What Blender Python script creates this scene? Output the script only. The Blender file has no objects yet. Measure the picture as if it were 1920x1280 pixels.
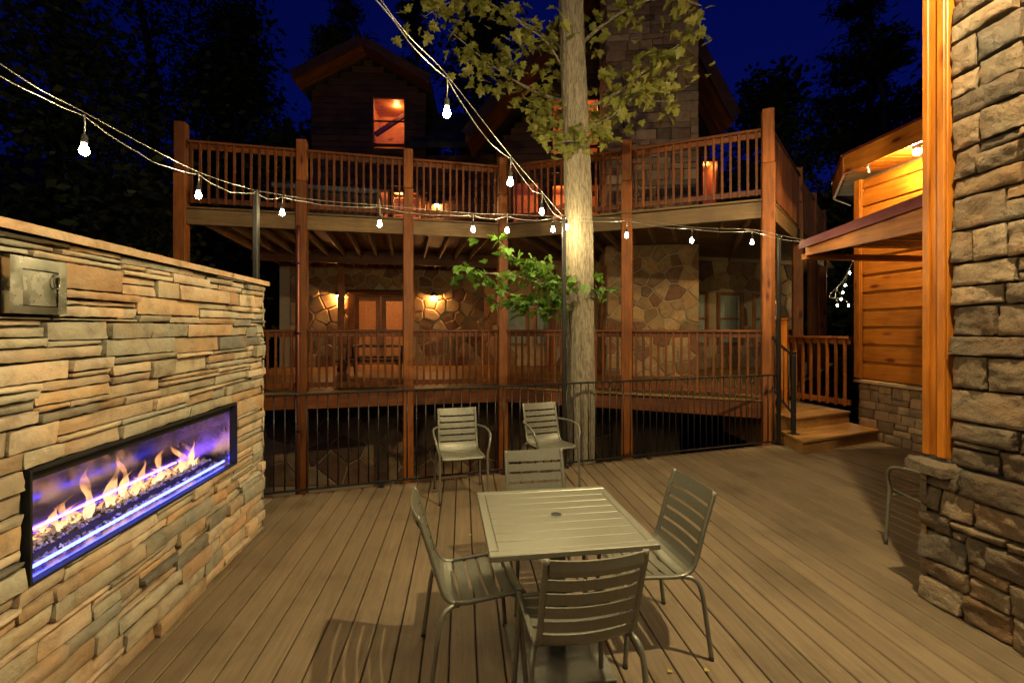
import bpy, math, random
from mathutils import Vector, Matrix, noise
random.seed(7)
R = math.radians
sc = bpy.context.scene
COL = sc.collection
# ------------------------------------------------------------------ camera
FPX, EYE = 853.0, 1.74
cam = bpy.data.cameras.new("camera"); camo = bpy.data.objects.new("camera", cam); COL.objects.link(camo)
camo.location = (0, 0, EYE); camo.rotation_euler = (R(90), 0, 0)
cam.sensor_width = 36; cam.lens = 36 * FPX / 1920; cam.shift_y = -23 / 1920
cam.clip_start = 0.05; cam.clip_end = 600
sc.camera = camo
# ------------------------------------------------------------------ world (late dusk) and exposure
w = bpy.data.worlds.new("World"); sc.world = w; w.use_nodes = True
nt = w.node_tree; nt.nodes.clear()
sky = nt.nodes.new("ShaderNodeTexSky"); sky.sky_type = 'NISHITA'; sky.sun_disc = False
sky.sun_elevation = R(-1); sky.sun_rotation = R(200); sky.ozone_density = 6; sky.dust_density = 0.2
tint = nt.nodes.new("ShaderNodeMixRGB"); tint.blend_type = 'MULTIPLY'; tint.inputs[0].default_value = 1
tint.inputs[2].default_value = (0.30, 0.40, 1.3, 1)
bg = nt.nodes.new("ShaderNodeBackground"); bg.inputs[1].default_value = 0.08
wo = nt.nodes.new("ShaderNodeOutputWorld")
nt.links.new(sky.outputs[0], tint.inputs[1]); nt.links.new(tint.outputs[0], bg.inputs[0]); nt.links.new(bg.outputs[0], wo.inputs[0])
sc.view_settings.view_transform = 'Standard'; sc.view_settings.look = 'None'
sc.view_settings.exposure = 1.0; sc.view_settings.gamma = 1.0; sc.view_settings.use_curve_mapping = False
sc.render.engine = 'CYCLES'; sc.cycles.use_denoising = True; sc.cycles.max_bounces = 4; sc.cycles.diffuse_bounces = 2; sc.cycles.glossy_bounces = 2
sc.cycles.transparent_max_bounces = 12; sc.cycles.sample_clamp_indirect = 3.0
sc.cycles.caustics_reflective = False; sc.cycles.caustics_refractive = False
try: sc.cycles.use_light_tree = True
except Exception: pass
BULB_COL = (1.0, 0.80, 0.41); BULB_E = 400.0

# ================================================================== helpers
WM = {}
def V(*a): return Vector(a)
def wm(o): return WM.get(o.name, Matrix.Identity(4)) if o else Matrix.Identity(4)
def tag(o, label=None, cat=None, group=None, kind=None):
    if label: o["label"] = label
    if cat: o["category"] = cat
    if group: o["group"] = group
    if kind: o["kind"] = kind
    return o
def thing(name, label, cat, loc=(0, 0, 0), rz=0.0, group=None, kind=None):
    o = bpy.data.objects.new(name, None); COL.objects.link(o); o.empty_display_size = .1
    o.location = loc; o.rotation_euler = (0, 0, rz)
    WM[o.name] = Matrix.Translation(loc) @ Matrix.Rotation(rz, 4, 'Z')
    return tag(o, label, cat, group, kind)
def link(name, me, mat=None, parent=None, M=None):
    """M = world matrix of the object; None: vertices already are in world space"""
    o = bpy.data.objects.new(name, me); COL.objects.link(o)
    if mat and not me.materials: me.materials.append(mat)
    M = M or Matrix.Identity(4)
    if parent: o.parent = parent; o.matrix_basis = wm(parent).inverted() @ M
    else: o.matrix_basis = M
    WM[o.name] = M
    return o
def mesh(vs, fs, smooth=False, tone=None):
    me = bpy.data.meshes.new("m"); me.from_pydata([tuple(v) for v in vs], [], fs)
    if smooth: me.polygons.foreach_set("use_smooth", [True] * len(me.polygons))
    if tone is not None:
        a = me.color_attributes.new("tone", 'FLOAT_COLOR', 'POINT')
        if isinstance(tone[0], (int, float)): buf = list(tone) * len(me.vertices)
        else: buf = [c for t in tone for c in t]
        a.data.foreach_set("color", buf)
    me.update(); return me
class MB:
    def __init__(s): s.v = []; s.f = []; s.t = []
    def add(s, vs, fs, tone=None):
        b = len(s.v); s.v += [Vector(v) for v in vs]; s.f += [[i + b for i in f] for f in fs]
        if tone: s.t += [tone] * len(vs)
        return s
    def box(s, c, d, M=None):
        x, y, z = c; a, b, h = d[0] / 2, d[1] / 2, d[2] / 2
        vs = [V(x + i * a, y + j * b, z + k * h) for k in (-1, 1) for j in (-1, 1) for i in (-1, 1)]
        if M: vs = [M @ v for v in vs]
        return s.add(vs, [(0, 2, 3, 1), (4, 5, 7, 6), (0, 1, 5, 4), (2, 6, 7, 3), (0, 4, 6, 2), (1, 3, 7, 5)])
    def tube(s, pts, r, seg=10, caps=True):
        pts = [Vector(p) for p in pts]; n = len(pts)
        rs = r if isinstance(r, (list, tuple)) else [r] * n
        t0 = (pts[1] - pts[0]).normalized(); ref = V(0, 0, 1) if abs(t0.z) < .9 else V(1, 0, 0)
        u = t0.cross(ref).normalized(); vs = []; fs = []
        for i, p in enumerate(pts):
            t = ((pts[min(i + 1, n - 1)] - pts[max(i - 1, 0)])).normalized()
            u = (u - t * u.dot(t)).normalized(); q = t.cross(u)
            for k in range(seg):
                a = 2 * math.pi * k / seg; vs.append(p + (u * math.cos(a) + q * math.sin(a)) * rs[i])
        for i in range(n - 1):
            for k in range(seg):
                k2 = (k + 1) % seg; fs.append((i * seg + k, i * seg + k2, (i + 1) * seg + k2, (i + 1) * seg + k))
        if caps: fs.append(tuple(range(seg))[::-1]); fs.append(tuple((n - 1) * seg + k for k in range(seg)))
        return s.add(vs, fs)
    def lathe(s, prof, c=(0, 0, 0), seg=16):
        vs = []; fs = []; n = len(prof)
        for r, z in prof:
            for k in range(seg):
                a = 2 * math.pi * k / seg; vs.append(V(c[0] + r * math.cos(a), c[1] + r * math.sin(a), c[2] + z))
        for i in range(n - 1):
            for k in range(seg):
                k2 = (k + 1) % seg; fs.append((i * seg + k, i * seg + k2, (i + 1) * seg + k2, (i + 1) * seg + k))
        fs.append(tuple(range(seg))[::-1]); fs.append(tuple((n - 1) * seg + k for k in range(seg)))
        return s.add(vs, fs)
    def prism(s, poly, d):
        poly = [Vector(p) for p in poly]; d = Vector(d); n = len(poly)
        return s.add(poly + [p + d for p in poly], [tuple(range(n))[::-1], tuple(range(n, 2 * n))] +
                     [(i, (i + 1) % n, n + (i + 1) % n, n + i) for i in range(n)])
    def obj(s, name, mat, parent=None, smooth=False, M=None):
        return link(name, mesh(s.v, s.f, smooth, s.t or None), mat, parent, M)
def catmull(pts, n=6):
    pts = [Vector(p) for p in pts]; out = []
    for i in range(len(pts) - 1):
        p0, p1, p2, p3 = pts[max(i - 1, 0)], pts[i], pts[i + 1], pts[min(i + 2, len(pts) - 1)]
        for k in range(n):
            t = k / n
            out.append(.5 * ((2 * p1) + (p2 - p0) * t + (2 * p0 - 5 * p1 + 4 * p2 - p3) * t * t + (3 * p1 - p0 - 3 * p2 + p3) * t ** 3))
    return out + [pts[-1]]
BOXC = {}
def cbox(L, b, h, c):
    """chamfered box mesh, centred, shared between pieces of the same size"""
    key = (round(L, 3), round(b, 3), round(h, 3), round(c, 4))
    if key in BOXC: return BOXC[key]
    X, Y, Z = L / 2, b / 2, h / 2; vs = []; idx = {}
    for sx in (-1, 1):
        for sy in (-1, 1):
            for sz in (-1, 1):
                for ax in range(3):
                    d = [X - c, Y - c, Z - c]; d[ax] += c
                    idx[(sx, sy, sz, ax)] = len(vs); vs.append((sx * d[0], sy * d[1], sz * d[2]))
    fs = []
    def quad(q):
        cen = sum((Vector(vs[i]) for i in q), V(0, 0, 0)) / len(q)
        nrm = (Vector(vs[q[1]]) - Vector(vs[q[0]])).cross(Vector(vs[q[2]]) - Vector(vs[q[0]]))
        fs.append(tuple(q) if nrm.dot(cen) > 0 else tuple(q[::-1]))
    for s in (-1, 1):
        quad([idx[(s, a, b2, 0)] for a, b2 in ((-1, -1), (1, -1), (1, 1), (-1, 1))])
        quad([idx[(a, s, b2, 1)] for a, b2 in ((-1, -1), (1, -1), (1, 1), (-1, 1))])
        quad([idx[(a, b2, s, 2)] for a, b2 in ((-1, -1), (1, -1), (1, 1), (-1, 1))])
    for a in (-1, 1):
        for b2 in (-1, 1):
            quad([idx[(-1, a, b2, 1)], idx[(1, a, b2, 1)], idx[(1, a, b2, 2)], idx[(-1, a, b2, 2)]])
            quad([idx[(a, -1, b2, 0)], idx[(a, 1, b2, 0)], idx[(a, 1, b2, 2)], idx[(a, -1, b2, 2)]])
            quad([idx[(a, b2, -1, 0)], idx[(a, b2, 1, 0)], idx[(a, b2, 1, 1)], idx[(a, b2, -1, 1)]])
            for z in (-1, 1): quad([idx[(a, b2, z, 0)], idx[(a, b2, z, 1)], idx[(a, b2, z, 2)]])
    BOXC[key] = mesh(vs, fs); return BOXC[key]
def beam(name, p0, p1, b, h, mat, parent=None, up=(0, 0, 1), c=.004):
    """squared timber from p0 to p1: local X along it (grain), b across, h along up"""
    p0, p1 = Vector(p0), Vector(p1); x = (p1 - p0); L = x.length; x.normalize()
    up = Vector(up)
    if abs(x.dot(up)) > .99: up = V(0, 1, 0)
    y = up.cross(x).normalized(); z = x.cross(y)
    M = Matrix((x, y, z)).transposed().to_4x4(); M.translation = (p0 + p1) / 2
    me = cbox(round(L, 2) if L > .3 else L, b, h, c)
    if me.materials and me.materials[0] is not mat: me = me.copy(); me.materials.clear()
    o = link(name, me, mat, parent, M)
    return o
# ================================================================== materials
def nodes(name):
    m = bpy.data.materials.new(name); m.use_nodes = True; t = m.node_tree
    return m, t, t.nodes["Principled BSDF"]
def N(t, ty, **kw):
    n = t.nodes.new(ty)
    for k, v in kw.items():
        if k in n.inputs.keys(): n.inputs[k].default_value = v
        else: setattr(n, k, v)
    return n
def ramp(t, stops, interp='LINEAR'):
    r = t.nodes.new("ShaderNodeValToRGB"); r.color_ramp.interpolation = interp
    el = r.color_ramp.elements
    while len(el) < len(stops): el.new(.5)
    for e, (p, c) in zip(el, stops): e.position = p; e.color = (*c, 1) if len(c) == 3 else c
    return r
def mult(t, a, b, fac=1.0):
    m = t.nodes.new("ShaderNodeMixRGB"); m.blend_type = 'MULTIPLY'; m.inputs[0].default_value = fac
    t.links.new(a, m.inputs[1]); t.links.new(b, m.inputs[2]); return m.outputs[0]
def mix(t, f, a, b):
    m = t.nodes.new("ShaderNodeMixRGB")
    for s, i in ((f, 0), (a, 1), (b, 2)):
        if hasattr(s, 'is_linked'): t.links.new(s, m.inputs[i])
        elif isinstance(s, (int, float)): m.inputs[i].default_value = s
        else: m.inputs[i].default_value = (*s, 1)
    return m.outputs[0]
def bump(t, p, h, strength=.4, dist=.01):
    b = t.nodes.new("ShaderNodeBump"); b.inputs["Strength"].default_value = strength; b.inputs["Distance"].default_value = dist
    t.links.new(h, b.inputs["Height"]); t.links.new(b.outputs[0], p.inputs["Normal"]); return b
def coords(t, scale, rnd=True):
    tc = t.nodes.new("ShaderNodeTexCoord"); mp = t.nodes.new("ShaderNodeMapping"); mp.inputs["Scale"].default_value = scale
    if rnd:
        oi = t.nodes.new("ShaderNodeObjectInfo"); mm = N(t, "ShaderNodeMath", operation='MULTIPLY'); mm.inputs[1].default_value = 37.0
        t.links.new(oi.outputs["Random"], mm.inputs[0])
        va = N(t, "ShaderNodeVectorMath", operation='ADD'); t.links.new(tc.outputs["Object"], va.inputs[0]); t.links.new(mm.outputs[0], va.inputs[1])
        t.links.new(va.outputs[0], mp.inputs[0])
    else: t.links.new(tc.outputs["Object"], mp.inputs[0])
    return mp.outputs[0]
def wood(name, dark, light, rough=.55, knots=False, var=.35, gs=14):
    m, t, p = nodes(name); L = t.links.new
    c = coords(t, (1.0, gs, gs))
    n1 = N(t, "ShaderNodeTexNoise", Scale=2.2, Detail=6, Roughness=.62, Distortion=.6); L(c, n1.inputs["Vector"])
    r = ramp(t, [(.3, dark), (.7, light)]); L(n1.outputs[0], r.inputs[0])
    oi = t.nodes.new("ShaderNodeObjectInfo")
    rv = ramp(t, [(0, (1 - var,) * 3), (1, (1 + var * .5, 1 + var * .45, 1 + var * .4))]); L(oi.outputs["Random"], rv.inputs[0])
    col = mult(t, r.outputs[0], rv.outputs[0])
    c2 = coords(t, (1, 1, 1)); n2 = N(t, "ShaderNodeTexNoise", Scale=2.0, Detail=4); L(c2, n2.inputs["Vector"])
    r2 = ramp(t, [(.3, (.62, .6, .58)), (.65, (1, 1, 1))]); L(n2.outputs[0], r2.inputs[0]); col = mult(t, col, r2.outputs[0])
    if knots:
        c3 = coords(t, (1.6, 4.5, 4.5)); vo = N(t, "ShaderNodeTexVoronoi", Scale=1.0); L(c3, vo.inputs["Vector"])
        rk = ramp(t, [(.07, (.22, .12, .08)), (.14, (.75, .62, .5)), (.2, (1, 1, 1))]); L(vo.outputs["Distance"], rk.inputs[0]); col = mult(t, col, rk.outputs[0])
    L(col, p.inputs["Base Color"]); p.inputs["Roughness"].default_value = rough; p.inputs["Specular IOR Level"].default_value = .35
    bump(t, p, n1.outputs[0], .35, .004); return m
def stone(name, stops, rough=.85, fine=26, bstr=.8, bd=.012):
    """colour of each stone from its own tone attribute, with veins and mineral stains"""
    m, t, p = nodes(name); L = t.links.new
    at = N(t, "ShaderNodeVertexColor", layer_name="tone"); sp = t.nodes.new("ShaderNodeSeparateColor"); L(at.outputs[0], sp.inputs[0])
    r = ramp(t, stops, 'CONSTANT'); L(sp.outputs[0], r.inputs[0])
    c = coords(t, (1, 1, 1), False)
    n1 = N(t, "ShaderNodeTexNoise", Scale=7, Detail=8, Roughness=.65, Distortion=.4); L(c, n1.inputs["Vector"])
    v1 = ramp(t, [(.28, (.55, .53, .5)), (.5, (.95, .95, .95)), (.75, (1.2, 1.15, 1.08))]); L(n1.outputs[0], v1.inputs[0])
    n3 = N(t, "ShaderNodeTexNoise", Scale=3.3, Detail=4); L(c, n3.inputs["Vector"])
    v3 = ramp(t, [(.42, (1, 1, 1)), (.68, (1.1, .82, .6))]); L(n3.outputs[0], v3.inputs[0])
    br = ramp(t, [(0, (.72,) * 3), (1, (1.18,) * 3)]); L(sp.outputs[1], br.inputs[0])
    col = mult(t, mult(t, mult(t, r.outputs[0], v1.outputs[0]), v3.outputs[0], .7), br.outputs[0])
    L(col, p.inputs["Base Color"]); p.inputs["Roughness"].default_value = rough; p.inputs["Specular IOR Level"].default_value = .25
    n2 = N(t, "ShaderNodeTexNoise", Scale=fine, Detail=10, Roughness=.7); L(c, n2.inputs["Vector"])
    ad = N(t, "ShaderNodeMath", operation='ADD'); L(n2.outputs[0], ad.inputs[0]); L(n1.outputs[0], ad.inputs[1])
    bump(t, p, ad.outputs[0], bstr, bd); return m
def plain(name, col, rough=.5, metal=0.0, nscale=18, namt=.25, bstr=.1, spec=.4):
    m, t, p = nodes(name); L = t.links.new
    c = coords(t, (1, 1, 1)); n = N(t, "ShaderNodeTexNoise", Scale=nscale, Detail=5, Roughness=.6); L(c, n.inputs["Vector"])
    r = ramp(t, [(.3, tuple(x * (1 - namt) for x in col)), (.7, tuple(x * (1 + namt * .4) for x in col))]); L(n.outputs[0], r.inputs[0])
    L(r.outputs[0], p.inputs["Base Color"]); p.inputs["Metallic"].default_value = metal; p.inputs["Specular IOR Level"].default_value = spec
    rr = ramp(t, [(.3, (max(0, rough - .1),) * 3), (.7, (min(1, rough + .1),) * 3)]); L(n.outputs[0], rr.inputs[0]); L(rr.outputs[0], p.inputs["Roughness"])
    bump(t, p, n.outputs[0], bstr, .004); return m
def emit(name, col, s):
    m = bpy.data.materials.new(name); m.use_nodes = True; t = m.node_tree; t.nodes.clear()
    e = N(t, "ShaderNodeEmission"); e.inputs[0].default_value = (*col, 1); e.inputs[1].default_value = s
    o = t.nodes.new("ShaderNodeOutputMaterial"); t.links.new(e.outputs[0], o.inputs[0]); return m
def glass_sheet(name, refl=.07, tint=(1, 1, 1)):
    m = bpy.data.materials.new(name); m.use_nodes = True; t = m.node_tree; t.nodes.clear()
    a = N(t, "ShaderNodeBsdfTransparent"); a.inputs[0].default_value = (*tint, 1)
    g = N(t, "ShaderNodeBsdfGlossy"); g.inputs["Roughness"].default_value = .02
    x = N(t, "ShaderNodeMixShader"); x.inputs[0].default_value = refl
    o = t.nodes.new("ShaderNodeOutputMaterial")
    t.links.new(a.outputs[0], x.inputs[1]); t.links.new(g.outputs[0], x.inputs[2]); t.links.new(x.outputs[0], o.inputs[0]); return m
def flame_mat():
    m = bpy.data.materials.new("flame"); m.use_nodes = True; t = m.node_tree; t.nodes.clear(); L = t.links.new
    tc = t.nodes.new("ShaderNodeTexCoord"); sx = t.nodes.new("ShaderNodeSeparateXYZ"); L(tc.outputs["Generated"], sx.inputs[0])
    cr = ramp(t, [(0, (1, .68, .34)), (.3, (1, .50, .18)), (1, (1, .34, .10))]); L(sx.outputs[2], cr.inputs[0])
    nz = N(t, "ShaderNodeTexNoise", Scale=16, Detail=3); L(tc.outputs["Object"], nz.inputs["Vector"])
    fr = ramp(t, [(0, (.75,) * 3), (.25, (.6,) * 3), (.7, (.32,) * 3), (1, (0,) * 3)]); L(sx.outputs[2], fr.inputs[0])
    nr = ramp(t, [(.35, (.15,) * 3), (.6, (1,) * 3)]); L(nz.outputs[0], nr.inputs[0])
    f = mult(t, fr.outputs[0], nr.outputs[0])
    e = N(t, "ShaderNodeEmission"); e.inputs[1].default_value = 1.6; L(cr.outputs[0], e.inputs[0])
    tr = t.nodes.new("ShaderNodeBsdfTransparent"); x = t.nodes.new("ShaderNodeMixShader"); o = t.nodes.new("ShaderNodeOutputMaterial")
    L(f, x.inputs[0]); L(tr.outputs[0], x.inputs[1]); L(e.outputs[0], x.inputs[2]); L(x.outputs[0], o.inputs[0]); return m
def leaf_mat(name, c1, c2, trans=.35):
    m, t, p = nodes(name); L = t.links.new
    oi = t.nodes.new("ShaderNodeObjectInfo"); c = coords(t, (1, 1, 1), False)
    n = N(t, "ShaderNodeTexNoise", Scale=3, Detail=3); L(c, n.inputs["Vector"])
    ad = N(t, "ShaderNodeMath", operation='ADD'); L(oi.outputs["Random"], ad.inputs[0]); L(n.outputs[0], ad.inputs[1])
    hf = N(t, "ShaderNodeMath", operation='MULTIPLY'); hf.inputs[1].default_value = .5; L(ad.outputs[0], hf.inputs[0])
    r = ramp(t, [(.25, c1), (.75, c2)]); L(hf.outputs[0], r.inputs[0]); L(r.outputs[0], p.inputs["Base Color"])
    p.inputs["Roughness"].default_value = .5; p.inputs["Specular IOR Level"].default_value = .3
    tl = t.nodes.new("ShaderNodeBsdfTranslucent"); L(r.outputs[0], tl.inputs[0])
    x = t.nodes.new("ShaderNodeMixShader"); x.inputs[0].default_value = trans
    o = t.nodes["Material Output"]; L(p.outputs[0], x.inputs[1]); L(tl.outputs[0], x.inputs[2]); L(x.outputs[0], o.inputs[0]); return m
def bark_mat(name, dark, light):
    m, t, p = nodes(name); L = t.links.new
    c = coords(t, (60, 60, 7), False); n = N(t, "ShaderNodeTexNoise", Scale=1.2, Detail=8, Roughness=.7, Distortion=.5); L(c, n.inputs["Vector"])
    r = ramp(t, [(.40, dark), (.56, light)]); L(n.outputs[0], r.inputs[0]); L(r.outputs[0], p.inputs["Base Color"])
    p.inputs["Roughness"].default_value = .9; bump(t, p, n.outputs[0], .9, .02); return m
M_ = dict(
    cedar=wood("cedar_stained", (.17, .045, .006), (.36, .118, .018), knots=True),
    rail=wood("deck_rail_wood", (.11, .027, .004), (.25, .075, .011)),
    joist=wood("joist_wood", (.14, .085, .033), (.27, .165, .064)),
    siding=wood("siding_pine", (.30, .085, .006), (.54, .185, .016), .42, True, .22, 9),
    darklog=wood("dark_log", (.045, .018, .008), (.09, .04, .018)),
    interior=wood("interior_pine", (.45, .2, .07), (.7, .36, .14), .5, True),
    step=wood("step_wood", (.24, .115, .03), (.40, .21, .06)),
    deck=None,
    ledge=stone("ledge_stone", [(0, (.46, .37, .25)), (.22, (.50, .41, .29)), (.42, (.41, .37, .265)), (.56, (.46, .335, .195)), (.66, (.37, .345, .255)), (.84, (.20, .19, .155)), (.89, (.42, .30, .18)), (.95, (.27, .26, .205))]),
    rock=stone("rock_face_stone", [(0, (.20, .145, .088)), (.25, (.16, .12, .076)), (.45, (.24, .18, .112)), (.62, (.13, .098, .064)), (.8, (.20, .13, .068)), (.92, (.155, .13, .096))], .85, 16, 1.0, .035),
    chim=stone("chimney_stone", [(0, (.34, .235, .14)), (.3, (.27, .19, .118)), (.55, (.38, .27, .165)), (.75, (.19, .14, .095)), (.9, (.42, .31, .19))]),
    flag=stone("flag_stone", [(0, (.36, .25, .13)), (.25, (.30, .20, .10)), (.45, (.40, .29, .16)), (.6, (.22, .12, .065)), (.75, (.33, .22, .12)), (.88, (.18, .11, .07))], .8, 20, .5, .008),
    sand=stone("ledge_cap", [(0, (.45, .33, .20)), (.5, (.50, .37, .23)), (.8, (.40, .28, .16))]),
    mortar=plain("mortar_pale", (.42, .32, .19), .95, nscale=40, bstr=.3), backing=plain("joint_dark", (.06, .05, .038), .95, nscale=30, bstr=.3),
    alu=plain("powder_coat", (.185, .178, .132), .38, .45, 60, .14, .05), alud=plain("cast_base", (.17, .16, .125), .5, .4, 14, .35),
    iron=plain("black_iron", (.022, .02, .018), .4, .3, 40, .3), steel=plain("stainless", (.46, .44, .37), .24, 1, 9, .09, .01),
    fboxsteel=plain("firebox_steel", (.55, .52, .58), .25, 1, 7, .45, .05), fboxdark=plain("firebox_glass_back", (.26, .24, .32), .16, .75, 8, .3, .0, .8),
    black=plain("matt_black", (.012, .012, .012), .6), rubber=plain("rubber", (.02, .02, .02), .8), wire=plain("grey_cable", (.42, .41, .36), .35, .7),
    copper=plain("copper_pipe", (.30, .10, .06), .4, .6), maroon=plain("maroon_metal", (.13, .022, .028), .38, .4), galv=plain("galvanised", (.5, .48, .42), .35, .8),
    white=plain("white_plastic", (.7, .69, .64), .4), curtain=plain("curtain", (.42, .45, .36), .9, nscale=5), blind=plain("blind_slat", (.55, .33, .12), .5),
    trim=wood("window_trim", (.30, .11, .03), (.48, .21, .07)), tub=plain("hot_tub_shell", (.05, .04, .035), .6), tubcover=plain("hot_tub_cover", (.16, .17, .19), .7),
    soil=plain("forest_floor", (.045, .035, .022), .95, nscale=2.5, namt=.5, bstr=.8), roof=plain("roof_shingle", (.03, .028, .027), .9, nscale=30),
    media=plain("crushed_glass", (.55, .5, .62), .35, 0, 90, .4, .6, .8), led=emit("blue_led", (.05, .06, 1.0), 9), rearfill=emit("violet_fill", (.30, .12, 1.0), 9), ledcore=emit("led_chip", (.05, .16, 1.0), 9),
    bulb=emit("bulb_glow", BULB_COL, BULB_E), flood=emit("flood_glow", (1, .70, .30), 2600), sconce=emit("sconce_glow", (1, .46, .14), 900), key=emit("wall_flood_glow", (1, .80, .44), 8200),
    far=emit("far_bulb_glow", BULB_COL, 150), pane=glass_sheet("window_glass", .06), guard=glass_sheet("guard_glass", .10, (.96, .96, 1)),
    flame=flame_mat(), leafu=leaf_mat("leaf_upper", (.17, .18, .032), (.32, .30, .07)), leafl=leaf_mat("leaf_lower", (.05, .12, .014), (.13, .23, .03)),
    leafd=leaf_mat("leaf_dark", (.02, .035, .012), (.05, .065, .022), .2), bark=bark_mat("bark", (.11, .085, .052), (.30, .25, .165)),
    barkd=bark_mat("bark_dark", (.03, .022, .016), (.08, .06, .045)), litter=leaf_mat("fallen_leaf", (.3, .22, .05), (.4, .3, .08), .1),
)
def deck_mat():
    m, t, p = nodes("composite_deck"); L = t.links.new
    c = coords(t, (1, 18, 18)); n = N(t, "ShaderNodeTexNoise", Scale=2.5, Detail=8, Roughness=.7); L(c, n.inputs["Vector"])
    r = ramp(t, [(.3, (.135, .095, .054)), (.7, (.215, .155, .09))]); L(n.outputs[0], r.inputs[0])
    tc = t.nodes.new("ShaderNodeNewGeometry"); n2 = N(t, "ShaderNodeTexNoise", Scale=1.7, Detail=7, Roughness=.7); L(tc.outputs["Position"], n2.inputs["Vector"])
    r2 = ramp(t, [(.3, (.58, .56, .52)), (.5, (.95, .95, .95)), (.75, (1.15, 1.1, 1.04))]); L(n2.outputs[0], r2.inputs[0])
    oi = t.nodes.new("ShaderNodeObjectInfo"); r3 = ramp(t, [(0, (.8,) * 3), (1, (1.12,) * 3)]); L(oi.outputs["Random"], r3.inputs[0])
    n4 = N(t, "ShaderNodeTexNoise", Scale=5.5, Detail=8, Roughness=.75); L(tc.outputs["Position"], n4.inputs["Vector"])
    r4 = ramp(t, [(.66, (1, 1, 1)), (.75, (1.35, 1.3, 1.2))]); L(n4.outputs[0], r4.inputs[0])
    L(mult(t, mult(t, mult(t, r.outputs[0], r2.outputs[0]), r3.outputs[0]), r4.outputs[0]), p.inputs["Base Color"])
    rr = ramp(t, [(.3, (.5,) * 3), (.7, (.72,) * 3)]); L(n2.outputs[0], rr.inputs[0]); L(rr.outputs[0], p.inputs["Roughness"])
    p.inputs["Specular IOR Level"].default_value = .35; bump(t, p, n.outputs[0], .25, .003); return m
M_['deck'] = deck_mat()

# ================================================================== geometry of the place (metres, camera stands at the origin)
D1 = V(-.108, 1, 0).normalized()            # direction of the deck boards, the fire wall and the right wall
NW = V(D1.y, -D1.x, 0)                      # to the right of it
FA, FB = V(-2.533, 4.667, 0), V(4.027, 6.87, 0)
EF = (FB - FA).normalized()                 # along the iron railing
def fence_at(x): return V(x, FA.y + (x - FA.x) * EF.y / EF.x, 0)
DECK_Z, UP_Z, UP_RAIL, LOW_RAIL = .60, 3.86, 5.0, 1.73

# ------------------------------------------------------------------ ground
def ground():
    n = 70; vs = []; fs = []
    for j in range(n + 1):
        for i in range(n + 1):
            x = -240 + 480 * i / n; y = -200 + 460 * j / n
            d = max(0, math.hypot(x, y - 6) - 24)
            z = -2.2 + min(26, d * .42) * (1 if y > -30 else .4) + noise.noise(V(x * .07, y * .07, 0)) * min(2.5, .2 + d * .06)
            vs.append((x, y, z))
    for j in range(n):
        for i in range(n): a = j * (n + 1) + i; fs.append((a, a + 1, a + n + 2, a + n + 1))
    tag(link("ground", mesh(vs, fs, True), M_['soil']), "dark forest floor rising into a wooded hillside", None, None, "structure")
ground()

# ------------------------------------------------------------------ terrace of composite boards
def terrace():
    t = thing("terrace_deck", "brown composite board deck under the tables and chairs", None, (0, 0, 0), 0, None, "structure")
    bw, gap, th = .1365, .008, .025
    k0 = -20; 
    for k in range(k0, 46):
        s0 = k * (bw + gap) - bw / 2; s1 = s0 + bw
        def far(s):   # distance along D1 to the outer edge
            P = NW * s; nf = V(-EF.y, EF.x, 0)
            return nf.dot(FA + nf * .03 - P) / nf.dot(D1)
        xm = (NW * ((s0 + s1) / 2) + D1 * far((s0 + s1) / 2)).x
        if xm < -2.95 or xm > 6.1: continue
        near = -1.9; c = .005
        a, b = far(s0), far(s1); x0 = near
        # local x along the board, local y across
        vs = []
        for (u, vv, z) in ((0, 0, -th), (0, 0, -c), (0, c, 0), (0, bw - c, 0), (0, bw, -c), (0, bw, -th)): vs.append((x0, vv, z))
        for (vv, z) in ((0, -th), (0, -c), (c, 0), (bw - c, 0), (bw, -c), (bw, -th)): vs.append((a + (b - a) * vv / bw, vv, z))
        fs = [(0, 1, 2, 3, 4, 5), (11, 10, 9, 8, 7, 6)] + [(i, i + 6, (i + 1) % 6 + 6, (i + 1) % 6) for i in range(6)]
        M = Matrix((D1, -NW, V(0, 0, 1))).transposed().to_4x4(); M.translation = NW * s1 + V(0, 0, random.uniform(-.0008, .0008))
        link("deck_board", mesh(vs, fs), M_['deck'], t, M)
    # dark framing under the boards, rim plank along the railing
    nf = V(-EF.y, EF.x, 0); a = FA - EF * .9 + nf * .05; b = FB + EF * 2.2 + nf * .05
    beam("rim_plank", a + V(0, 0, -.15), b + V(0, 0, -.15), .04, .28, M_['rail'], t)
    mb = MB(); mb.prism([a - nf * .03 + V(0, 0, -.03), b - nf * .03 + V(0, 0, -.03), V(6.3, -1.9, -.03), V(-3.0, -1.9, -.03)], (0, 0, -.22)); mb.obj("deck_framing", M_['black'], t)
terrace()

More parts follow.
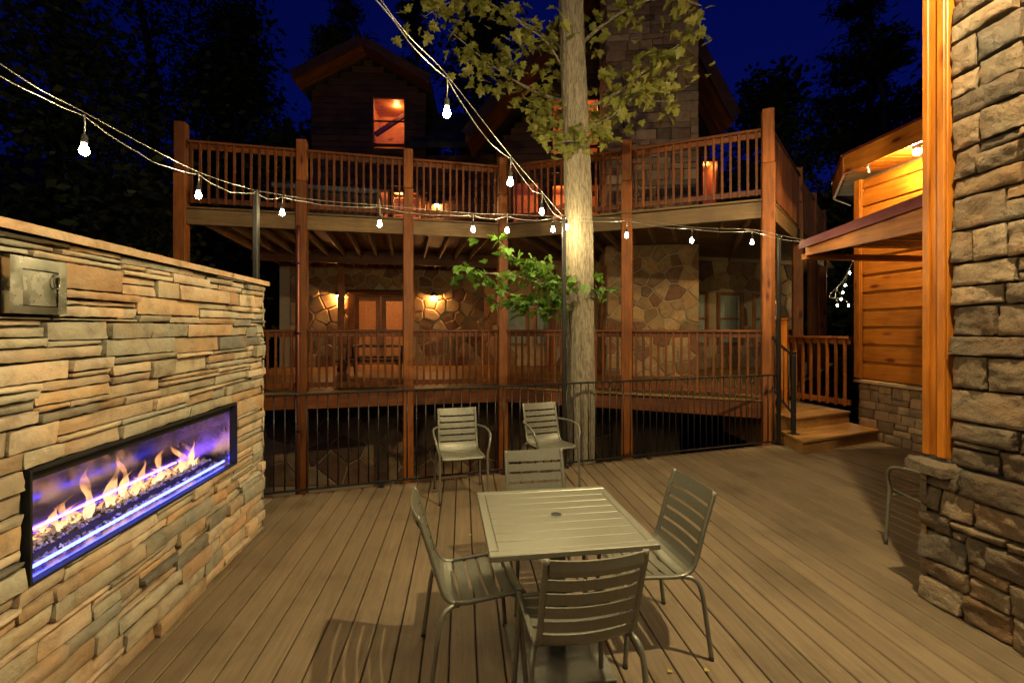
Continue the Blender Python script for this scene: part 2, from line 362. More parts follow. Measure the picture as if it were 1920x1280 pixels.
# ------------------------------------------------------------------ stones
def tone(): return (random.random(), random.random(), random.random(), 1)
def stone_geo(u0, u1, v0, v1, base, amp, step=.03, gap=.004, jag=.006, back=-.03, seed=None, rnd=.012, facet=0.0):
    """one rock-faced stone in wall space (u along, v up, w out); returns verts, faces"""
    sd = random.uniform(0, 100) if seed is None else seed
    u0 += gap / 2; u1 -= gap / 2; v0 += gap / 2; v1 -= gap / 2
    nu = max(3, min(20, int((u1 - u0) / step) + 1)); nv = max(3, min(13, int((v1 - v0) / step) + 2))
    tu, tv = random.uniform(-.5, .5) * amp, random.uniform(-.6, .6) * amp
    jt = [random.uniform(-jag, jag) for _ in range(4)]
    pln = [(random.random(), random.random(), random.gauss(0, .7), random.gauss(0, .5), random.uniform(0, .5)) for _ in range(5)]
    vs = []; fs = []
    for j in range(nv + 1):
        for i in range(nu + 1):
            a, b = i / nu, j / nv
            u = u0 + (u1 - u0) * a; v = v0 + (v1 - v0) * b
            e = min(a * (u1 - u0), (1 - a) * (u1 - u0), b * (v1 - v0), (1 - b) * (v1 - v0))
            nn = noise.noise(V(u * 9 + sd, v * 14, sd)) * .55 + noise.noise(V(u * 26 + sd, v * 34, sd * 2)) * .45 + abs(noise.noise(V(u * 13 + sd, v * 22, sd * 3))) * .5
            wv = base + amp * nn + tu * (a - .5) * 2 + tv * (b - .5) * 2
            if facet: wv += facet * max(-.45, min(h_ + gu * (a - pu) + gv * (b - pv) for pu, pv, gu, gv, h_ in pln))
            if e < 1e-6: wv -= rnd
            wob = noise.noise(V(u * 18 + sd, v * 3, 1)) * jag
            uu = u; vv = v
            if j == 0: vv += abs(wob) + abs(jt[0]) * a
            if j == nv: vv -= abs(wob) + abs(jt[1]) * (1 - a)
            if i == 0: uu += abs(noise.noise(V(v * 20, sd, 2))) * jag + abs(jt[2]) * b
            if i == nu: uu -= abs(noise.noise(V(v * 20, sd, 5))) * jag + abs(jt[3]) * (1 - b)
            vs.append((uu, vv, wv))
    W = nu + 1
    for j in range(nv):
        for i in range(nu): q = j * W + i; fs.append((q, q + 1, q + W + 1, q + W))
    ring = [i for i in range(nu + 1)] + [j * W + nu for j in range(1, nv + 1)] + [nv * W + i for i in range(nu - 1, -1, -1)] + [j * W for j in range(nv - 1, 0, -1)]
    b0 = len(vs); m = len(ring)
    for r_ in ring: vs.append(vs[r_])
    for r_ in ring: x, y, z = vs[r_]; vs.append((x, y, back))
    for k in range(m): k2 = (k + 1) % m; fs.append((b0 + k2, b0 + k, b0 + m + k, b0 + m + k2))
    return vs, fs
def pack(U0, U1, V0, V1, cu, cv, wr, hr, holes=()):
    """coursed rubble on a grid: list of rectangles"""
    nu, nv = int(round((U1 - U0) / cu)), int(round((V1 - V0) / cv)); occ = [[0] * nu for _ in range(nv)]
    for (a, b, c, d) in holes:
        for j in range(nv):
            for i in range(nu):
                if a - .4 * cu < U0 + (i + .5) * cu < b + .4 * cu and c - .4 * cv < V0 + (j + .5) * cv < d + .4 * cv: occ[j][i] = 1
    out = []
    for j in range(nv):
        i = 0
        while i < nu:
            if occ[j][i]: i += 1; continue
            run = 0
            while i + run < nu and not occ[j][i + run]: run += 1
            wd = random.randint(*wr); ht = random.choice(hr)
            if run - wd < wr[0] * .6: wd = run if run <= wr[1] * 1.25 else max(wr[0], run // 2)
            wd = min(wd, run); ht = min(ht, nv - j)
            # often finish level with a neighbour so that the next course can bridge the joint
            for q in random.sample((i - 1, i + wd), 2):
                if 0 <= q < nu and occ[j][q] and random.random() < .55:
                    up = 0
                    while j + up < nv and occ[j + up][q]: up += 1
                    if 1 < up <= max(hr) + 1 or up == min(hr): ht = min(up, nv - j); break
            while ht > 1 and any(occ[j + h][i + q] for h in range(ht) for q in range(wd)): ht -= 1
            for h in range(ht):
                for q in range(wd): occ[j + h][i + q] = 1
            out.append((U0 + i * cu, U0 + (i + wd) * cu, V0 + j * cv, V0 + (j + ht) * cv)); i += wd
    return out
def wall_matrix(P, uax, nrm):
    M = Matrix((uax, V(0, 0, 1), nrm)).transposed().to_4x4(); M.translation = P; return M
def clip(poly, n, d):
    """keep the part of a 2-D polygon with p.n <= d"""
    out = []
    for i in range(len(poly)):
        a, b = poly[i], poly[(i + 1) % len(poly)]; da, db = a[0] * n[0] + a[1] * n[1] - d, b[0] * n[0] + b[1] * n[1] - d
        if da <= 0: out.append(a)
        if (da < 0 < db) or (db < 0 < da): t = da / (da - db); out.append((a[0] + (b[0] - a[0]) * t, a[1] + (b[1] - a[1]) * t))
    return out
def flagstones(parent, Mx, U0, U1, V0, V1, size, holes=(), mat='flag', gap=.028, depth=.038, name="stone"):
    pts = []; nu, nv = max(2, int((U1 - U0) / size)), max(2, int((V1 - V0) / (size * .8)))
    for j in range(nv):
        for i in range(nu):
            pts.append((U0 + (i + .5 + (.25 if j % 2 else -.25) + random.uniform(-.36, .36)) * (U1 - U0) / nu, V0 + (j + .5 + random.uniform(-.38, .38)) * (V1 - V0) / nv))
    for k, p in enumerate(pts):
        poly = [(U0, V0), (U1, V0), (U1, V1), (U0, V1)]
        for q in pts:
            if q is p: continue
            dx, dy = q[0] - p[0], q[1] - p[1]; L = math.hypot(dx, dy)
            if L > size * 3.2: continue
            n = (dx / L, dy / L); poly = clip(poly, n, p[0] * n[0] + p[1] * n[1] + L / 2 - gap / 2)
            if len(poly) < 3: break
        if len(poly) < 3: continue
        bad = False
        for (a, b, c, d) in holes:
            if a < p[0] < b and c < p[1] < d: bad = True; break
            if min(x for x, y in poly) < b and max(x for x, y in poly) > a and min(y for x, y in poly) < d and max(y for x, y in poly) > c:
                opts = [(p[0] - b, (-1, 0), -b), (a - p[0], (1, 0), a), (p[1] - d, (0, -1), -d), (c - p[1], (0, 1), c)]
                _, n, dd = max(opts); poly = clip(poly, n, dd)
                if len(poly) < 3: bad = True; break
        if bad: continue
        cx = sum(x for x, y in poly) / len(poly); cy = sum(y for x, y in poly) / len(poly); m = len(poly)
        d0 = depth * random.uniform(.7, 1.4); tx, ty = random.uniform(-.02, .02), random.uniform(-.02, .02)
        vs = [(x, y, -.01) for x, y in poly] + [(x, y, d0 * .55) for x, y in poly]
        vs += [(cx + (x - cx) * .88, cy + (y - cy) * .88, d0 + (x - cx) * tx + (y - cy) * ty) for x, y in poly] + [(cx, cy, d0 + random.uniform(-.004, .006))]
        fs = []
        for i in range(m):
            i2 = (i + 1) % m; fs += [(i, i2, m + i2, m + i), (m + i, m + i2, 2 * m + i2, 2 * m + i), (2 * m + i, 2 * m + i2, 3 * m)]
        link(name, mesh(vs, fs, False, tone()), M_[mat], parent, Mx)

# ------------------------------------------------------------------ fire wall on the left
P0 = V(-2.147, 3.947, 0)
FW = wall_matrix(P0, D1, NW)      # u = along (negative towards the camera), v = up, w = out of the wall
FB0, FB1, FZ0, FZ1 = -2.15, -.49, .72, 1.18
def w2(u, v, wv=0): return FW @ V(u, v, wv)
def wbox(mb, u0, u1, v0, v1, w0, w1): mb.box(((u0 + u1) / 2, (v0 + v1) / 2, (w0 + w1) / 2), (u1 - u0, v1 - v0, w1 - w0), FW)
def fire_wall():
    t = thing("fire_wall", "long ledgestone wall with a fireplace opening and flat stone cap", "stone wall", P0)
    UL = -4.6; top = 2.115
    mb = MB()
    wbox(mb, UL, 0, 0, FZ0 - .01, -.6, -.028); wbox(mb, UL, 0, FZ1 + .01, top, -.6, -.028)
    wbox(mb, UL, FB0 - .01, FZ0 - .01, FZ1 + .01, -.6, -.0285); wbox(mb, FB1 + .01, 0, FZ0 - .01, FZ1 + .01, -.6, -.0285)
    wbox(mb, FB0 - .01, FB1 + .01, FZ0 - .01, FZ1 + .01, -.6, -.5)
    mb.obj("masonry_core", M_['backing'], t)
    holes = [(FB0, FB1, FZ0, FZ1), (-2.265, -2.02, 1.80, 2.02)]
    rest = MB()
    for (a, b, c, d) in pack(-2.50, 0.0, 0, 2.115, .03, .0141, (5, 20), (2, 2, 3, 3, 4, 4, 5, 6, 7), holes):
        vs, fs = stone_geo(a, b, c, d, random.uniform(-.014, .022), .007, .03, .002, .008, -.03, rnd=.004, facet=.010)
        link("stone", mesh(vs, fs, True, tone()), M_['ledge'], t, FW)
    for (a, b, c, d) in pack(UL, -2.50, 0, 2.115, .05, .03, (4, 12), (1, 2, 2, 3)):
        vs, fs = stone_geo(a, b, c, d, random.uniform(-.008, .018), .012, .07); rest.add([FW @ Vector(v) for v in vs], fs, tone())
    # stones of the far end
    FE = wall_matrix(P0 + V(0, 0, 0), -NW, D1)
    for (a, b, c, d) in pack(0, .6, 0, 2.115, .05, .045, (4, 8), (1, 2, 3)):
        vs, fs = stone_geo(a, b, c, d, random.uniform(.0, .02), .012, .07); rest.add([FE @ Vector(v) for v in vs], fs, tone())
    tag(rest.obj("stones_beyond", M_['ledge'], t, True), None, None, None, "stuff")
    u = .045
    while u > UL:
        L = random.uniform(.5, .8); vs, fs = stone_geo(max(u - L, UL), u, 0, .66, 0, .003, .12, .004, .003, -.042, rnd=.004)
        M = Matrix((D1, -NW, V(0, 0, 1))).transposed().to_4x4(); M.translation = P0 + NW * .032 + V(0, 0, 2.157)
        link("cap_stone", mesh(vs, fs, True, tone()), M_['sand'], t, M); u -= L
fire_wall()
def fireplace():
    t = thing("gas_fireplace", "long linear gas fireplace glowing purple with small orange flames", "fireplace", w2((FB0 + FB1) / 2, FZ0, -.15))
    e = .004; dp = -.42
    def bx(name, mat, *a): mb = MB(); wbox(mb, *a); return mb.obj(name, M_[mat], t)
    bx("back_panel", 'fboxdark', FB0, FB1, FZ0, FZ1, dp - .01, dp)
    bx("floor_pan", 'fboxsteel', FB0, FB1, FZ0 - e, FZ0 + .012, dp, -.03); bx("hood", 'black', FB0, FB1, FZ1 - .012, FZ1 + e, dp, -.03)
    bx("hood_lip", 'black', FB0, FB1, FZ1 - .058, FZ1 - .013, -.07, -.035)
    bx("end_panel", 'fboxsteel', FB1 - .012, FB1 + e, FZ0 + .013, FZ1 - .013, dp, -.045); bx("end_panel", 'fboxsteel', FB0 - e, FB0 + .012, FZ0 + .013, FZ1 - .013, dp, -.045)
    for (a, b, c, d) in ((FB0 - .004, FB0 + .006, FZ0, FZ1), (FB1 - .006, FB1 + .004, FZ0, FZ1), (FB0 + .007, FB1 - .007, FZ1 - .012, FZ1 + .004), (FB0 + .007, FB1 - .007, FZ0 - .004, FZ0 + .008)):
        bx("trim_bar", 'black', a, b, c, d, -.044, .004)
    bx("burner_tray", 'black', FB0 + .08, FB1 - .08, FZ0 + .013, FZ0 + .05, -.30, -.14)
    # crushed glass bed
    mb = MB()
    for _ in range(1500):
        u = random.uniform(FB0 + .03, FB1 - .03); wv = random.uniform(dp + .05, -.10); s = random.uniform(.006, .013)
        zz = FZ0 + .018 + (.036 if -.30 < wv < -.14 and FB0 + .08 < u < FB1 - .08 else 0) + random.uniform(0, .006)
        Mx = FW @ Matrix.Translation((u, zz, wv)) @ Matrix.Rotation(random.uniform(0, 6.3), 4, (random.random(), random.random(), random.random()))
        mb.add([Mx @ V(*p) for p in ((s, 0, -s * .6), (-s, .3 * s, -s * .5), (0, -s, .1 * s), (0, .6 * s, s))], [(0, 1, 2), (0, 1, 3), (1, 2, 3), (0, 2, 3)])
    tag(mb.obj("glass_bed", M_['media'], t), None, None, None, "stuff")
    led = bx("led_strip", 'led', FB0 + .015, FB1 - .05, FZ0 + .03, FZ0 + .042, -.070, -.060)
    for k in range(46):
        u = FB0 + .03 + k * (FB1 - FB0 - .1) / 46; mb = MB(); wbox(mb, u, u + .017, FZ0 + .032, FZ0 + .040, -.0595, -.0575); mb.obj("led_chip", M_['ledcore'], led)
    bx("led_strip", 'rearfill', FB0 + .03, FB1 - .03, FZ0 + .026, FZ0 + .034, dp + .004, dp + .014)  # added rear glow bar that tints the firebox interior violet
    for (a, b, z1) in ((FB0 + .02, -1.115, 1.105), (-1.105, FB1 - .03, 1.045)):
        g = bx("glass_guard", 'guard', a, b, FZ0 + .06, z1, -.052, -.048)
    for (u, z) in ((-1.11, 1.02), (-.56, 1.0), (-.56, .82)): bx("guard_clip", 'steel', u - .008, u + .008, z - .012, z + .012, -.056, -.044)
    u = FB0 + .06; fr = random.Random(5)
    while u < FB1 - .12:
        h = fr.choice((.03, .04, .05, .06, .07, .09, .12, .16, .23)) * fr.uniform(.8, 1.2); r0 = .009 + h * .10; ph = fr.uniform(0, 6); dw = -.22 + fr.uniform(-.05, .05)
        # a flickering tongue: a thin sheet swept up with a wavering width, thicker at the root
        vs = []; fs = []; n = 15; sg = 10
        for k in range(n):
            q = k / (n - 1); cu = u + math.sin(ph + q * 6) * .028 * q + .07 * q * q * math.sin(ph * 2); rad = max(.0012, r0 * (math.sin(math.pi * (q * .86 + .14)) ** .9) * (1 - q * .45) * (1 + .42 * math.sin(q * 11 + ph)))
            for j in range(sg):
                a_ = 2 * math.pi * j / sg; vs.append(FW @ V(cu + rad * math.cos(a_), FZ0 + .048 + h * q + rad * .8 * math.sin(a_ * 2 + ph) * q, dw + rad * .35 * math.sin(a_) + .02 * q * math.cos(ph + 4 * q)))
        for k in range(n - 1):
            for j in range(sg): j2 = (j + 1) % sg; fs.append((k * sg + j, k * sg + j2, (k + 1) * sg + j2, (k + 1) * sg + j))
        link("flame", mesh(vs, fs, True), M_['flame'], t); u += fr.uniform(.006, .034)
    return t
fireplace()
def access_panel():
    t = thing("access_panel", "square stainless steel access door set high in the ledgestone", "panel", w2(-2.14, 1.80, 0))
    def bx(name, mat, *a, par=t): mb = MB(); wbox(mb, *a); return mb.obj(name, M_[mat], par)
    a, b, c, d = -2.265, -2.02, 1.80, 2.02
    bx("backing_plate", 'black', a + .01, b - .01, c + .01, d - .01, -.027, .012)
    for q in ((a, a + .05, c, d), (b - .04, b, c, d), (a + .05, b - .04, d - .045, d), (a + .05, b - .04, c, c + .03)): bx("frame_bar", 'steel', *q, .0, .03)
    dr = bx("door", 'steel', a + .055, b - .045, c + .034, d - .05, .013, .026)
    ring = [w2(b - .052 + .014 * math.cos(x), d - .085 + .028 * math.sin(x), .034) for x in [i * math.pi / 8 for i in range(17)]]
    mb = MB(); mb.tube(ring, .0022, 6, False); mb.obj("pull_ring", M_['steel'], dr, True)
    mb = MB(); wbox(mb, b - .06, b - .04, d - .066, d - .054, .0265, .036); mb.obj("ring_clasp", M_['steel'], dr)
access_panel()

# ------------------------------------------------------------------ right stone wall with timber corner post
P1 = V(2.66, 2.98, 0)
RW = wall_matrix(P1, -D1, -NW)        # u runs towards the camera, w out to the left
def right_wall():
    t = thing("rock_wall", "rough rock-faced stone wall with a thicker base, nearest on the right", "stone wall", P1)
    RWU = wall_matrix(P1 + D1 * (-.155) + NW * .05, -D1, -NW)
    mb = MB()
    mb.box((1.9, .44, -.27), (3.8, .88, .44), RW); mb.box((1.85, 3.03, -.27), (3.7, 4.3, .44), RWU); mb.obj("masonry_core", M_['backing'], t)
    for (a, b, c, d) in pack(0, .95, 0, .90, .02, .02, (6, 20), (6, 7, 8, 9)):
        vs, fs = stone_geo(a, b, c, d, random.uniform(-.012, .02), .020, .019, .006, .010, -.05, rnd=.008, facet=.034); link("stone", mesh(vs, fs, True, tone()), M_['rock'], t, RW)
    for (a, b, c, d) in pack(0, .95, .9, 4.4, .02, .02, (6, 20), (6, 7, 8, 9, 10)):
        vs, fs = stone_geo(a, b, c, d, random.uniform(-.012, .02), .018, .019, .006, .010, -.05, rnd=.008, facet=.032); link("stone", mesh(vs, fs, True, tone()), M_['rock'], t, RWU)
    rest = MB(); RE = wall_matrix(P1, -NW, D1)     # the end facing away and the stretch beside the camera
    for (a, b, c, d) in pack(-.45, 0, 0, .84, .05, .04, (4, 7), (3, 4)):
        vs, fs = stone_geo(a, b, c, d, .0, .02, .05, .006, .006, -.05); rest.add([RE @ Vector(v) for v in vs], fs, tone())
    for Mx, z0, z1 in ((RW, 0, .84), (RWU, .9, 4.4)):
        for (a, b, c, d) in pack(.95, 3.6, z0, z1 + (.7 if z1 > 2 else .06), .05, .04, (4, 8), (2, 3, 4)):
            vs, fs = stone_geo(a, b, c, d, random.uniform(-.01, .02), .022, .07, .006, .006, -.05); rest.add([Mx @ Vector(v) for v in vs], fs, tone())
    tag(rest.obj("stones_beyond", M_['rock'], t, True), None, None, None, "stuff")
    # rough ledge stones on the base
    for (u0, u1) in ((-.03, .17),):
        vs, fs = stone_geo(-.24, .075, 0, u1 - u0 + .06, .0, .016, .03, .004, .012, -.075, rnd=.024)
        M = Matrix((NW * -1, -D1, V(0, 0, 1))).transposed().to_4x4(); M.translation = P1 + D1 * .045 + V(0, 0, .905)
        link("ledge_stone", mesh(vs, fs, True, tone()), M_['rock'], t, M)
    # timber corner post on the ledge
    c = P1 - D1 * .075 + NW * .13
    beam("post_plinth", c + V(0, 0, .906), c + V(0, 0, .93), .17, .17, M_['backing'], t, up=D1)
    beam("corner_post", c + NW * -.01 + V(0, 0, .931), c + NW * -.01 + V(0, 0, 4.5), .15, .14, M_['siding'], t, up=D1)
    beam("corner_batten", c - D1 * .045 - NW * .097 + V(0, 0, .931), c - D1 * .045 - NW * .097 + V(0, 0, 4.5), .022, .045, M_['siding'], t, up=D1)
    beam("corner_batten", c + D1 * .05 - NW * .097 + V(0, 0, .931), c + D1 * .05 - NW * .097 + V(0, 0, 4.5), .022, .04, M_['siding'], t, up=D1)
right_wall()

# ------------------------------------------------------------------ building with pine siding behind it
P2 = V(5.70, 6.9, 0)
SWm = wall_matrix(P2, -D1, -NW)       # u towards the camera
def s2(u, v, wv=0): return SWm @ V(u, v, wv)
def siding_building():
    t = thing("siding_building", "orange pine plank building on a low stone base with deep eaves", "building", P2)
    u0, u1 = -.51, 3.6
    mb = MB(); mb.box(((u0 + u1) / 2, 2.1, -1.6), (u1 - u0, 4.2, 3.1), SWm); mb.obj("wall_core", M_['backing'], t)
    for (a, b, c, d) in pack(u0, .75, 0, .88, .03, .03, (5, 11), (3, 4, 5, 6)):
        vs, fs = stone_geo(a, b, c, d, random.uniform(-.01, .015), .014, .04, .006, .005, -.05); link("stone", mesh(vs, fs, True, tone()), M_['chim'], t, SWm)
    vs, fs = stone_geo(u0 - .03, .9, 0, .14, 0, .008, .06, .004, .006, -.05); M = Matrix((-D1, -NW, V(0, 0, 1))).transposed().to_4x4(); M.translation = P2 + NW * .06 + V(0, 0, .935)
    link("ledge_stone", mesh(vs, fs, True, tone()), M_['sand'], t, M)
    z = .955
    while z < 4.1:
        h = min(.275, 4.14 - z)
        # each plank is a slightly tilted board with a coved top
        prof = [(-.045, 0), (.012, 0), (.016, .01), (.010, h - .05), (-.012, h - .02), (-.02, h - .002), (-.045, h - .002)]
        L = u1 - (u0 + .115); vs = []; n = len(prof)
        for x in (0, L): vs += [(x, -wv, zz) for wv, zz in prof]
        fs = [tuple(range(n))[::-1], tuple(range(n, 2 * n))] + [(i, (i + 1) % n, n + (i + 1) % n, n + i) for i in range(n)]
        M = Matrix((-D1, NW, V(0, 0, 1))).transposed().to_4x4(); M.translation = s2(u0 + .115, z, .02)
        link("siding_plank", mesh(vs, fs), M_['siding'], t, M); z += h
    beam("corner_trim", s2(u0 + .05, .955, .035), s2(u0 + .05, 4.14, .035), .11, .10, M_['siding'], t, up=NW)
    beam("corner_bead", s2(u0 + .112, .955, .06), s2(u0 + .112, 4.14, .06), .02, .03, M_['siding'], t, up=NW)
    # eaves: soffit boards, fascia and roof
    E = [V(5.55, 2.6, 0), V(5.2, 7.07, 0), V(6.0, 8.43, 0), V(6.63, 8.86, 0), V(9, 8.9, 0), V(9, 2.6, 0)]
    rf = MB(); rf.prism([p + V(0, 0, 4.20) for p in E], (0, 0, .2)); rf.obj("roof", M_['roof'], t)
    k = 0
    for i in range(3):
        a, b = E[i], E[i + 1]
        nn = V(-(b - a).normalized().y, (b - a).normalized().x, 0) * .03
        beam("fascia_board", a + nn + V(0, 0, 4.29), b + nn + V(0, 0, 4.29), .04, .28, M_['siding'], t)
        beam("drip_edge", a + nn * 1.8 + V(0, 0, 4.44), b + nn * 1.8 + V(0, 0, 4.44), .05, .025, M_['maroon'], t)
    for k in range(42):
        y = 2.75 + k * .145
        x0 = 5.55 - (y - 2.6) * .0783 if y < 7.07 else 5.2 + (y - 7.07) * .588
        if y > 8.4: break
        beam("soffit_board", V(x0 + .01, y, 4.188), V(x0 + 1.3, y, 4.188), .135, .016, M_['siding'] if y < 7.0 else M_['joist'], t)
siding_building()
def flood_light():
    t = thing("flood_light", "bright twin flood lamp under the eave of the pine building", "lamp", (5.36, 6.02, 4.15))
    c = V(5.36, 6.02, 4.15)
    mb = MB(); mb.lathe([(.05, 0), (.05, .03)], (c.x, c.y, c.z), 16); mb.obj("mount", M_['white'], t, True)
    mb = MB(); mb.lathe([(.012, -.012), (.04, -.03), (.05, -.05), (.05, -.002)], (c.x, c.y, c.z), 14); mb.obj("housing", M_['white'], t, True)
    mb = MB(); mb.lathe([(.008, -.11), (.035, -.10), (.045, -.075), (.03, -.052)], (c.x, c.y, c.z), 14); mb.obj("lamp_glass", M_['flood'], t, True)
flood_light()
def wall_flood():
    c = V(1.95, 1.65, 4.7); t = thing("wall_flood_light", "flood lamp on an arm high on the near stone wall, above the view", "lamp", c)
    mb = MB(); mb.tube([c + V(.86, 0, .06), c + V(.3, 0, .10), c + V(0, 0, .06)], .016, 8); mb.obj("arm", M_['iron'], t, True)
    mb = MB(); mb.lathe([(.05, -.02), (.085, -.02), (.06, .06), (.02, .075)], c, 16); mb.obj("hood", M_['iron'], t, True)
    mb = MB(); mb.lathe([(.01, -.075), (.035, -.065), (.042, -.045), (.03, -.024)], c, 14); mb.obj("lamp_glass", M_['key'], t, True)
wall_flood()
def sensor():
    c = V(5.27, 6.75, 4.17); t = thing("motion_sensor", "small dark swivel sensor hanging under the pine eave", "sensor", c)
    mb = MB(); mb.lathe([(.035, -.02), (.035, .01)], c, 12); mb.obj("mount", M_['tub'], t)
    mb = MB(); mb.tube([c + V(0, 0, -.02), c + V(.01, -.01, -.07), c + V(.0, -.03, -.12)], .012, 8); mb.obj("arm", M_['white'], t, True)
sensor()
def awning():
    C0 = V(3.87, 6.0, 0); DN = -D1; L = 2.75          # far left corner; the roof climbs towards the viewer
    t = thing("lean_to_awning", "low maroon metal lean-to roof with pine edge board beside the pillar", "awning", C0)
    zb = lambda s: 2.71 - .005 * s; zt = lambda s: 2.83 + .082 * s; W = 1.72
    mb = MB(); mb.prism([C0 + V(0, 0, zb(0)), C0 + DN * L + V(0, 0, zb(L)), C0 + DN * L + V(0, 0, zt(L)), C0 + V(0, 0, zt(0))], NW * .045)
    M = Matrix((DN, -NW, V(0, 0, 1))).transposed().to_4x4(); M.translation = C0; Mi = M.inverted(); mb.v = [Mi @ v for v in mb.v]; mb.obj("edge_board", M_['siding'], t, False, M)
    A = C0 - NW * .035 + D1 * .06
    def sl(P, s, dz): return P + DN * s + V(0, 0, zt(s) + dz)
    mb = MB(); B = A + NW * (W + .03); mb.prism([sl(A, 0, .008), sl(B, 0, .008), sl(B, L + .06, .008), sl(A, L + .06, .008)], (0, 0, .02)); mb.obj("metal_roof_sheet", M_['maroon'], t)
    mb = MB(); mb.prism([sl(A, 0, .030), sl(A, L + .06, .030), sl(A, L + .06, .112), sl(A, 0, .075)], NW * .02); mb.obj("edge_flashing", M_['maroon'], t)
    mb = MB(); A2 = A - NW * .012; mb.prism([sl(A2, 0, -.03), sl(A2, L + .06, -.03), sl(A2, L + .06, .028), sl(A2, 0, .028)], NW * .011); mb.obj("flashing_lip", M_['maroon'], t)
    for k in range(9):
        s_ = .22 + k * .29; p = C0 + DN * s_ + V(0, 0, zt(s_) - .03)
        beam("purlin", p + NW * .05, p + NW * W, .045, .03, M_['galv'], t)
    beam("eave_beam", C0 + NW * .002 + D1 * .03 + V(0, 0, 2.70), C0 + NW * W + D1 * .03 + V(0, 0, 2.70), .09, .075, M_['siding'], t)
awning()

# ------------------------------------------------------------------ iron railing with its tall light poles
def railing():
    t = thing("iron_railing", "low black iron railing with thin pickets along the deck edge", "railing", FA)
    a, b = FA - EF * .75, FB
    nf = V(-EF.y, EF.x, 0)
    beam("top_rail", a + V(0, 0, 1.055), b + V(0, 0, 1.055), .045, .022, M_['iron'], t); beam("bottom_rail", a + V(0, 0, .055), b + V(0, 0, .055), .025, .022, M_['iron'], t)
    mb = MB(); mb.lathe([(.008, .066), (.008, 1.044)], (0, 0, 0), 8); me = mesh(mb.v, mb.f, True); me.materials.append(M_['iron'])
    L = (b - a).length; n = int(L / .1035)
    for k in range(1, n):
        p = a + EF * (k * L / n); link("picket", me, None, t, Matrix.Translation(p))
    for s in (1.9, 3.3, 5.35): 
        p = a + EF * s; beam("foot_bracket", p - nf * .03 + V(0, 0, .004), p - nf * .03 + V(0, 0, .046), .05, .045, M_['iron'], t, c=.002)
    poles = [(-2.61, "leftmost, behind the fire wall"), (.655, "in front of the big tree"), (4.027, "by the wooden steps")]
    for x, txt in poles:
        p = fence_at(x); q = thing("light_pole", "slim black pole carrying the string lights, " + txt, "pole", p, 0, "string light poles on the railing")
        beam("pole_shaft", p + V(0, 0, .012), p + V(0, 0, 3.16), .05, .05, M_['iron'], q, c=.006); beam("base_plate", p + V(0, 0, 0), p + V(0, 0, .0115), .11, .11, M_['iron'], q, c=.002)
        mb = MB(); mb.tube([p + V(0, 0, 3.13) - nf * .028, p + V(0, 0, 3.13) - nf * .06], .006, 8); mb.obj("hook", M_['steel'], q, True)
railing()

# ------------------------------------------------------------------ string lights
def string_run(label, anchors, bulbs, sag=.05, glow='bulb', far=False):
    """anchors: points of the stay wire; bulbs: list of bulb centres hanging below it"""
    t = thing("string_lights", label, "string lights", anchors[0], 0, "festoon string lights over the deck")
    wire = catmull(anchors, 8)
    r = .0029 if not far else .006
    mb = MB(); mb.tube([p + V(0, 0, .012) for p in wire], r, 6); mb.obj("stay_wire", M_['wire'], t, True)
    cord = []
    def on_wire(p):
        best = min(range(len(wire) - 1), key=lambda i: ((wire[i] + wire[i + 1]) / 2 - p).to_2d().length)
        a, b = wire[best], wire[best + 1]; d = (b - a).to_2d(); k = max(0, min(1, (p - a).to_2d().dot(d) / max(1e-9, d.dot(d)))); return a + (b - a) * k
    tops = [anchors[0]] + [on_wire(Vector(b)) for b in bulbs] + [anchors[-1]]
    for i in range(len(tops) - 1):
        for k in range(8):
            q = k / 8; cord.append(tops[i].lerp(tops[i + 1], q) - V(0, 0, .010 + 4 * sag * q * (1 - q) * random.uniform(.8, 1.1)))
    cord.append(tops[-1] - V(0, 0, .01)); mb = MB(); mb.tube(catmull(cord, 2), r * 1.15, 6); mb.obj("lamp_cord", M_['wire'], t, True)
    for bpos, tp in zip(bulbs, tops[1:-1]):
        c = Vector(bpos)
        mb = MB(); mb.lathe([(.005, -.026), (.017, -.020), (.0235, -.007), (.023, .004), (.018, .020), (.012, .034), (.011, .042)], c, 14)
        o = mb.obj("bulb", M_[glow], t, True)
        mb = MB(); mb.lathe([(.016, .0425), (.017, .05), (.015, .085), (.008, .095)], c, 12); mb.obj("socket", M_['rubber'], o, True)
        mb = MB(); mb.tube([c + V(0, 0, .094), (c + tp) / 2 + V(.004, 0, .05), tp], .004, 6); mb.obj("drop_cord", M_['wire'], o, True)
def at(px, py, Y): return V((px - 960) / FPX * Y, Y, EYE + (617 - py) / FPX * Y)
pl0, pl1, pl2 = fence_at(-2.61) + V(0, 0, 3.14), fence_at(.655) + V(0, 0, 3.14), fence_at(4.027) + V(0, 0, 3.15)
string_run("string lights running over the stone fire wall on the left", [pl0, at(372, 325, 3.9), at(158, 215, 2.6), at(0, 125, 2.0), V(-2.1, .9, 3.02), V(-1.95, -.8, 3.3)],
           [at(372, 367, 3.9), at(158, 283, 2.6), V(-2.16, 1.35, 2.75), V(-2.05, .25, 2.9)], .07)
def on_f(px, py): 
    k = (px - 960) / FPX; Y = (FA.y - FA.x * EF.y / EF.x) / (1 - k * EF.y / EF.x); return V(k * Y, Y, EYE + (617 - py) / FPX * Y)
string_run("string lights along the railing from the left pole to the tree", [pl0, on_f(600, 378), on_f(712, 387), on_f(887, 402), on_f(960, 404), pl1],
           [on_f(529, 400), on_f(712, 421), on_f(887, 431), on_f(951, 433), on_f(1037, 431)], .04)
